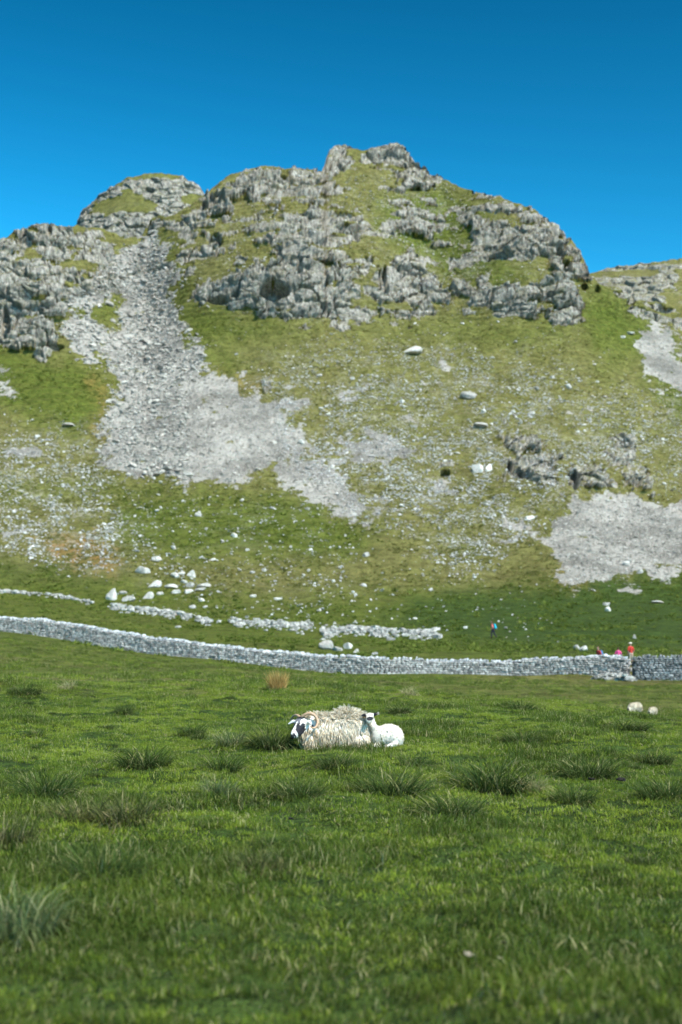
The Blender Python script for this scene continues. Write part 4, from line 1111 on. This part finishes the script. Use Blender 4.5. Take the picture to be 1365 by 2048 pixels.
# --- the lamb lying behind the ewe's rump
LX = float(ray(776, 1490)[0] * 18.95)
LW = Vector((LX, 18.95, float(field_z(LX, 18.95)) - .0))
lamb = link('lamb', None, None, LW)
tag(lamb, 'white lamb with black ears and eye patch lying behind the ewe', 'lamb')
def LP(u, v, dy=0):
    x, z = ray(u, v); d = 18.95 + dy
    return Vector((float(x*d) - LW.x, dy, float(EYE + z*d) - LW.z))
H0 = LP(740, 1434, .0); HM = LP(737, 1441, -.115)
lp = [('e', (.015, .05, .150), (.200, .15, .165), -.15), ('e', (-.085, .03, .145), (.125, .13, .145)), ('e', (.10, -.01, .125), (.115, .11, .13)),
      ('e', (-.12, .03, .14), (.10, .12, .145)), ([(-.15, .03, .22), (-.20, .015, .30), H0 + Vector((.015, .03, -.03))], [.060, .047, .046]),
      ([H0, H0.lerp(HM, .5), HM], [.058, .047, .033]), ([H0 + Vector((0, 0, -.03)), HM + Vector((0, .01, -.02))], [.04, .026]),
      ([H0 + Vector((.035, .01, .025)), LP(749, 1429, .0), LP(756, 1426.5, -.01)], [.018, .024, .012]), ([H0 + Vector((-.04, .01, .02)), LP(730, 1430, .0), LP(724, 1431, -.01)], [.018, .024, .012]),
      ([(-.12, -.06, .05), (-.2, -.14, .035), (-.12, -.16, .03)], [.035, .026, .022]), ([(.10, -.10, .06), (-.02, -.15, .03), (-.06, -.15, .03)], [.04, .025, .02])]
lme = fuse('body', lp, .0075, 4, M_SKIN)
co = verts_of(lme)
lcol = np.tile(np.array([[.68, .62, .51]]), (len(co), 1))
dh = co - np.array(H0)
nz = fbm(co[:, 0]*60, co[:, 1]*60, co[:, 2]*60, 3) - .5
ear = ((np.abs(dh[:, 0]) > .050) & (dh[:, 2] > -.02) & (np.abs(dh[:, 0]) < .2) & (np.linalg.norm(dh, axis=1) < .17))
pm = (((co[:, 0] - H0.x - .000)/.040)**2 + ((co[:, 2] - H0.z + .015)/.026)**2 + nz < 1.1) & (co[:, 1] < H0.y - .035)
lcol[ear | pm] = BK
hdl = np.linalg.norm(dh, axis=1) < .17
attr_col(lme, 'col', lcol); link('body', lme, lamb)
for sd in (1, -1):
    bm = bmesh.new(); bmesh.ops.create_uvsphere(bm, u_segments=10, v_segments=6, radius=.009, matrix=Matrix.Translation(H0.lerp(HM, .4) + Vector((sd*.043, 0, .018))))
    me = bpy.data.meshes.new('eye'); bm.to_mesh(me); bm.free(); me.materials.append(M_EYE); link('eye', me, lamb)
def lamb_dir(c, nn, r):
    d = nn*.35 + np.array([0, -.1, -.35]) + r.normal(0, .35, 3); return d / np.linalg.norm(d)
fl = locks(lme, 3400, .014, .026, .0075, lamb_dir, lambda c, r: np.array([.68, .61, .49]) * r.uniform(.9, 1.04) * (1 if c[2] > .09 or r.random() < .6 else np.array([.85, .78, .68])),
           lambda c: (np.linalg.norm(c - np.array(H0), axis=1) > .10) & (np.linalg.norm(c - np.array(HM), axis=1) > .07) & (c[:, 2] > .02), 6)
link('fleece', fl, lamb)

# --- two sheep grazing in the hollow beyond the crest
def grazer(u, vtop, d, hgt, rz, label):
    x = float(ray(u, vtop)[0]) * d; zt = EYE + float(ray(u, vtop)[1]) * d
    root = link('grazing_sheep', None, None, (x, d, float(field_z(x, d))), (0, 0, rz)); k = hgt / .80
    zoff = 0
    root.scale = (k, k, k); tag(root, label, 'sheep', 'sheep grazing by the wall')
    parts = [('e', (0, 0, .55), (.40, .23, .235)), ('e', (.22, 0, .56), (.22, .21, .22)), ('e', (-.22, 0, .55), (.21, .22, .23)),
             ([(.35, 0, .58), (.52, 0, .42), (.60, .0, .26)], [.15, .11, .085]), ([(.60, 0, .26), (.66, 0, .14), (.68, 0, .06)], [.075, .055, .038]),
             ([(.60, .05, .28), (.59, .14, .27)], [.025, .015]), ([(.60, -.05, .28), (.59, -.14, .27)], [.025, .015]),
             ([(-.42, 0, .58), (-.46, 0, .42)], [.04, .03])]
    for sx, sy in ((.25, .11), (.27, -.11)): parts.append(([(sx, sy, .40), (sx+.02, sy, .22), (sx, sy, .02)], [.07, .035, .028]))
    for sx, sy in ((-.26, .11), (-.24, -.11)): parts.append(([(sx, sy, .42), (sx+.06, sy, .30), (sx-.04, sy, .18), (sx-.02, sy, .02)], [.09, .05, .03, .028]))
    m = fuse('body', parts, .018, 3, M_SKIN); c = verts_of(m); cc = np.tile(np.array([[.58, .50, .36]]), (len(c), 1))
    cc[(c[:, 0] > .57) | ((c[:, 2] < .30) & (c[:, 0] < .5))] = (.06, .055, .05)
    attr_col(m, 'col', cc); link('body', m, root)
    def dirf(c, nn, r):
        q = nn*.5 + np.array([0, 0, -.5]) + r.normal(0, .3, 3); return q / np.linalg.norm(q)
    f_ = locks(m, 900, .05, .09, .02, dirf, lambda c, r: np.array([.62, .53, .38]) * r.uniform(.8, 1.1), lambda c: (c[:, 0] < .5) & (c[:, 2] > .36), 8)
    link('fleece', f_, root)
grazer(1271, 1403, 56, .60, R(218), 'larger dirty cream sheep grazing with head down near the right edge')
grazer(1306, 1411, 57, .46, R(232), 'smaller dirty cream sheep grazing to the right of the larger one')

# ------------------------------------------------------------------ people
M_P = {k_: mat_plain(k_, c_, sc=25, rough=.85) for k_, c_ in {
 'skin': (.50, .30, .22), 'coral_top': (.62, .17, .14), 'red_top': (.50, .045, .03), 'pink_top': (.75, .09, .25), 'dark_trousers': (.025, .025, .035),
 'tan_shorts': (.42, .34, .24), 'pack_teal': (.02, .38, .50), 'pack_blue': (.05, .22, .48), 'hat_cream': (.72, .66, .50), 'hair_brown': (.10, .05, .025), 'boot': (.06, .04, .03), 'pack_black': (.03, .03, .03), 'peach': (.60, .36, .26)}.items()}
def person(u, v, d, face, label, top, legs, hair, pose='stand', ht=1.7, hat=None, grp='hikers'):
    x = float(ray(u, v)[0]) * d; z = float(field_z(x, d)) if d < 150 else None
    root = link('person', None, None, (x, d, z), (0, 0, face)); tag(root, label, 'person', grp)
    k = ht / 1.7; s = lambda *p: Vector(p) * k
    if pose == 'walk':
        hipz, lean = .88, .16
        l1 = [s(.09, 0, .88), s(.10, -.16, .48), s(.10, -.14, .08), s(.10, -.26, .04)]
        l2 = [s(-.09, 0, .88), s(-.10, .06, .46), s(-.10, .30, .12), s(-.10, .22, .04)]
    elif pose == 'sit':
        hipz, lean = .50, .10
        l1 = [s(.10, 0, .50), s(.14, -.42, .52), s(.14, -.46, .08), s(.14, -.60, .04)]; l2 = [s(-.10, 0, .50), s(-.16, -.40, .50), s(-.16, -.44, .08), s(-.16, -.58, .04)]
    else:
        hipz, lean = .90, .05
        l1 = [s(.09, 0, .9), s(.11, -.03, .47), s(.12, .02, .08), s(.13, -.13, .04)]; l2 = [s(-.09, 0, .9), s(-.11, -.02, .47), s(-.12, .02, .08), s(-.13, -.13, .04)]
    H = lambda X, Y, Z: s(X, Y - lean * (Z) * 1.0, hipz + Z)
    sh = .50
    head = H(0, -.02, .72)
    parts = [([H(0, 0, .02), H(0, 0, .25), H(0, 0, .42)], [.135*k, .125*k, .14*k]), ([H(.14, 0, .46), H(-.14, 0, .46)], [.075*k]*2), ([H(0, 0, .48), H(0, -.01, .62)], [.065*k, .05*k]),
             ('e', head, (.078*k, .095*k, .115*k)), ('e', head + s(0, -.05, -.05), (.05*k, .055*k, .06*k)), ('e', head + s(0, -.105, -.01), (.014*k, .02*k, .022*k)),
             ('e', head + s(.08, 0, -.01), (.012*k, .02*k, .03*k)), ('e', head + s(-.08, 0, -.01), (.012*k, .02*k, .03*k)),
             (l1, [.09*k, .062*k, .042*k, .035*k]), (l2, [.09*k, .062*k, .042*k, .035*k])]
    arms = []
    for sd in (1, -1):
        if pose == 'walk': A = [H(sd*.19, 0, .45), H(sd*.25, .05, .20), H(sd*.22, -.16 if sd > 0 else .05, .02)]
        elif pose == 'sit': A = [H(sd*.19, 0, .45), H(sd*.25, -.04, .18), H(sd*.12, -.25, .10)]
        else: A = [H(sd*.19, 0, .45), H(sd*.28, .03, .20), H(sd*.22, -.08, .0)]
        arms.append(A); parts.append((A, [.052*k, .042*k, .030*k]))
        dr = (A[2] - A[1]).normalized(); hn = A[2] + dr*.05*k
        parts.append(('e', hn, (.035*k, .03*k, .045*k)))
        for f in range(4): parts.append(([hn + Vector(((f-1.5)*.017*k, 0, 0)) + dr*.02*k, hn + Vector(((f-1.5)*.019*k, -.01*k, 0)) + dr*(.075 + .01*(f in (1, 2)))*k], [.0095*k, .008*k]))
        parts.append(([hn + Vector((-sd*.03*k, -.01*k, 0)), hn + Vector((-sd*.055*k, -.02*k, 0)) + dr*.035*k], [.011*k, .009*k]))
    bm_ = fuse('body', parts, .011, 2, M_P['skin']); link('body', bm_, root)
    # clothing over the body
    tp = [([H(0, 0, -.02), H(0, 0, .25), H(0, 0, .42)], [.155*k, .145*k, .158*k]), ([H(.15, 0, .455), H(-.15, 0, .455)], [.088*k]*2)]
    for A in arms: tp.append(([A[0], A[0].lerp(A[1], .85)], [.070*k, .058*k]))
    link('shirt', fuse('shirt', tp, .016, 2, M_P[top]), root)
    lg = [([H(0, 0, .0), H(0, 0, -.06)], [.16*k, .14*k])]
    short = legs == 'tan_shorts'
    for L_ in (l1, l2):
        lg.append(([L_[0], L_[1] if not short else L_[0].lerp(L_[1], .85)], [.108*k, .08*k]))
        if not short: lg.append(([L_[1], L_[2]], [.08*k, .058*k]))
    link('shorts' if short else 'trousers', fuse('legwear', lg, .016, 2, M_P[legs]), root)
    for L_ in (l1, l2): link('boot', fuse('boot', [([L_[2] + s(0, 0, .02), L_[2] + s(0, 0, -.03), L_[3]], [.055*k, .052*k, .045*k])], .014, 2, M_P['boot']), root)
    if hat:
        link('hat', fuse('hat', [('e', head + s(0, .01, .07), (.10*k, .115*k, .075*k)), ('e', head + s(0, -.01, .055), (.19*k, .19*k, .018*k))], .012, 1, M_P[hat]), root)
    else: link('hair', fuse('hair', [('e', head + s(0, .025, .025), (.088*k, .095*k, .11*k))], .014, 1, M_P[hair]), root)
    for sd in (1, -1):
        b = bmesh.new(); bmesh.ops.create_uvsphere(b, u_segments=8, v_segments=6, radius=.011*k, matrix=Matrix.Translation(head + s(sd*.03, -.088, .005)))
        m_ = bpy.data.meshes.new('eye'); b.to_mesh(m_); b.free(); m_.materials.append(M_EYE); link('eye', m_, root)
    return root, H, k
def backpack(owner, mat, label, strap='pack_black'):
    root, H, k = owner
    o = link('backpack', None, None, root.location, root.rotation_euler); tag(o, label, 'backpack', 'backpacks')
    link('bag', fuse('bag', [('e', H(0, .25, .30), (.17*k, .12*k, .27*k)), ('e', H(0, .27, .16), (.16*k, .12*k, .14*k)), ('e', H(0, .34, .2), (.11*k, .07*k, .12*k)), ('e', H(0, .24, .52), (.13*k, .1*k, .06*k))], .018, 2, M_P[mat]), o)
    for sd in (1, -1):
        link('strap', tube('strap', [H(sd*.11, .16, .52), H(sd*.12, .0, .565), H(sd*.12, -.155, .42), H(sd*.13, -.16, .22), H(sd*.14, .14, .06)], [.022*k]*5, M_P[strap], 6), o)
# note: a person looks along its own -y; z turned by face
A_ = person(987, 1275, 146, R(-115), 'lone hiker in coral top and dark trousers walking on the grass beyond the wall', 'coral_top', 'dark_trousers', 'hair_brown', 'walk', 1.7)
A_[0].location = ground_pt(987, 1276)
backpack(A_, 'pack_teal', 'bright teal backpack on the lone hiker in the coral top')
B_ = person(1199, 1300, 105.5, R(-60), 'hiker in red top and blue backpack, leftmost of three behind the wall', 'red_top', 'dark_trousers', 'hair_brown', 'walk', 1.55)
backpack(B_, 'pack_blue', 'blue backpack on the leftmost of the three hikers behind the wall')
C_ = person(1237, 1305, 105, R(160), 'person in bright pink top between the two other hikers behind the wall', 'pink_top', 'dark_trousers', 'hair_brown', 'stand', 1.40)
D_ = person(1262, 1290, 105, R(-150), 'tall person in cream sun hat and red top behind the wall, rightmost hiker', 'red_top', 'tan_shorts', 'hair_brown', 'stand', 1.66, 'hat_cream')
# ------------------------------------------------------------------ light, sky, camera
SUN_EL, SUN_AZ = R(50), R(139)
sd = Vector((math.sin(SUN_AZ)*math.cos(SUN_EL), math.cos(SUN_AZ)*math.cos(SUN_EL), math.sin(SUN_EL)))
ld = bpy.data.lights.new('sun', 'SUN'); ld.energy = 5.0; ld.angle = R(.53); ld.color = (1, .92, .76)
lo = bpy.data.objects.new('sun', ld); COL.objects.link(lo); lo.rotation_euler = sd.to_track_quat('Z', 'Y').to_euler(); lo.location = (40, -20, 80)
w = bpy.data.worlds.new('World'); scene.world = w; w.use_nodes = True
nt = w.node_tree; nt.nodes.clear()
st = nt.nodes.new('ShaderNodeTexSky'); st.sky_type = 'NISHITA'; st.sun_disc = False; st.sun_elevation = SUN_EL; st.sun_rotation = SUN_AZ
st.altitude = 0; st.air_density = 1.0; st.dust_density = 1.0; st.ozone_density = 3.0
gm = nt.nodes.new('ShaderNodeGamma'); gm.inputs[1].default_value = 3.0
hs = nt.nodes.new('ShaderNodeHueSaturation'); hs.inputs['Saturation'].default_value = 1.03; hs.inputs['Hue'].default_value = .455
bg = nt.nodes.new('ShaderNodeBackground'); bg.inputs[1].default_value = .0074
ow = nt.nodes.new('ShaderNodeOutputWorld')
nt.links.new(st.outputs[0], gm.inputs[0]); nt.links.new(gm.outputs[0], hs.inputs['Color']); nt.links.new(hs.outputs[0], bg.inputs[0]); nt.links.new(bg.outputs[0], ow.inputs[0])

cd = bpy.data.cameras.new('camera'); cam = bpy.data.objects.new('camera', cd); COL.objects.link(cam)
cd.sensor_fit = 'VERTICAL'; cd.sensor_height = 36; cd.sensor_width = 24; cd.lens = 50; cd.clip_start = .1; cd.clip_end = 20000
cd.dof.use_dof = True; cd.dof.focus_distance = 18.7; cd.dof.aperture_fstop = 1.8
cam.location = (0, 0, EYE); cam.rotation_euler = (math.pi/2 + PITCH, 0, 0)
scene.camera = cam
scene.view_settings.view_transform = 'Standard'; scene.view_settings.look = 'None'; scene.view_settings.exposure = .25; scene.view_settings.gamma = 1
scene.render.resolution_x = 682; scene.render.resolution_y = 1024
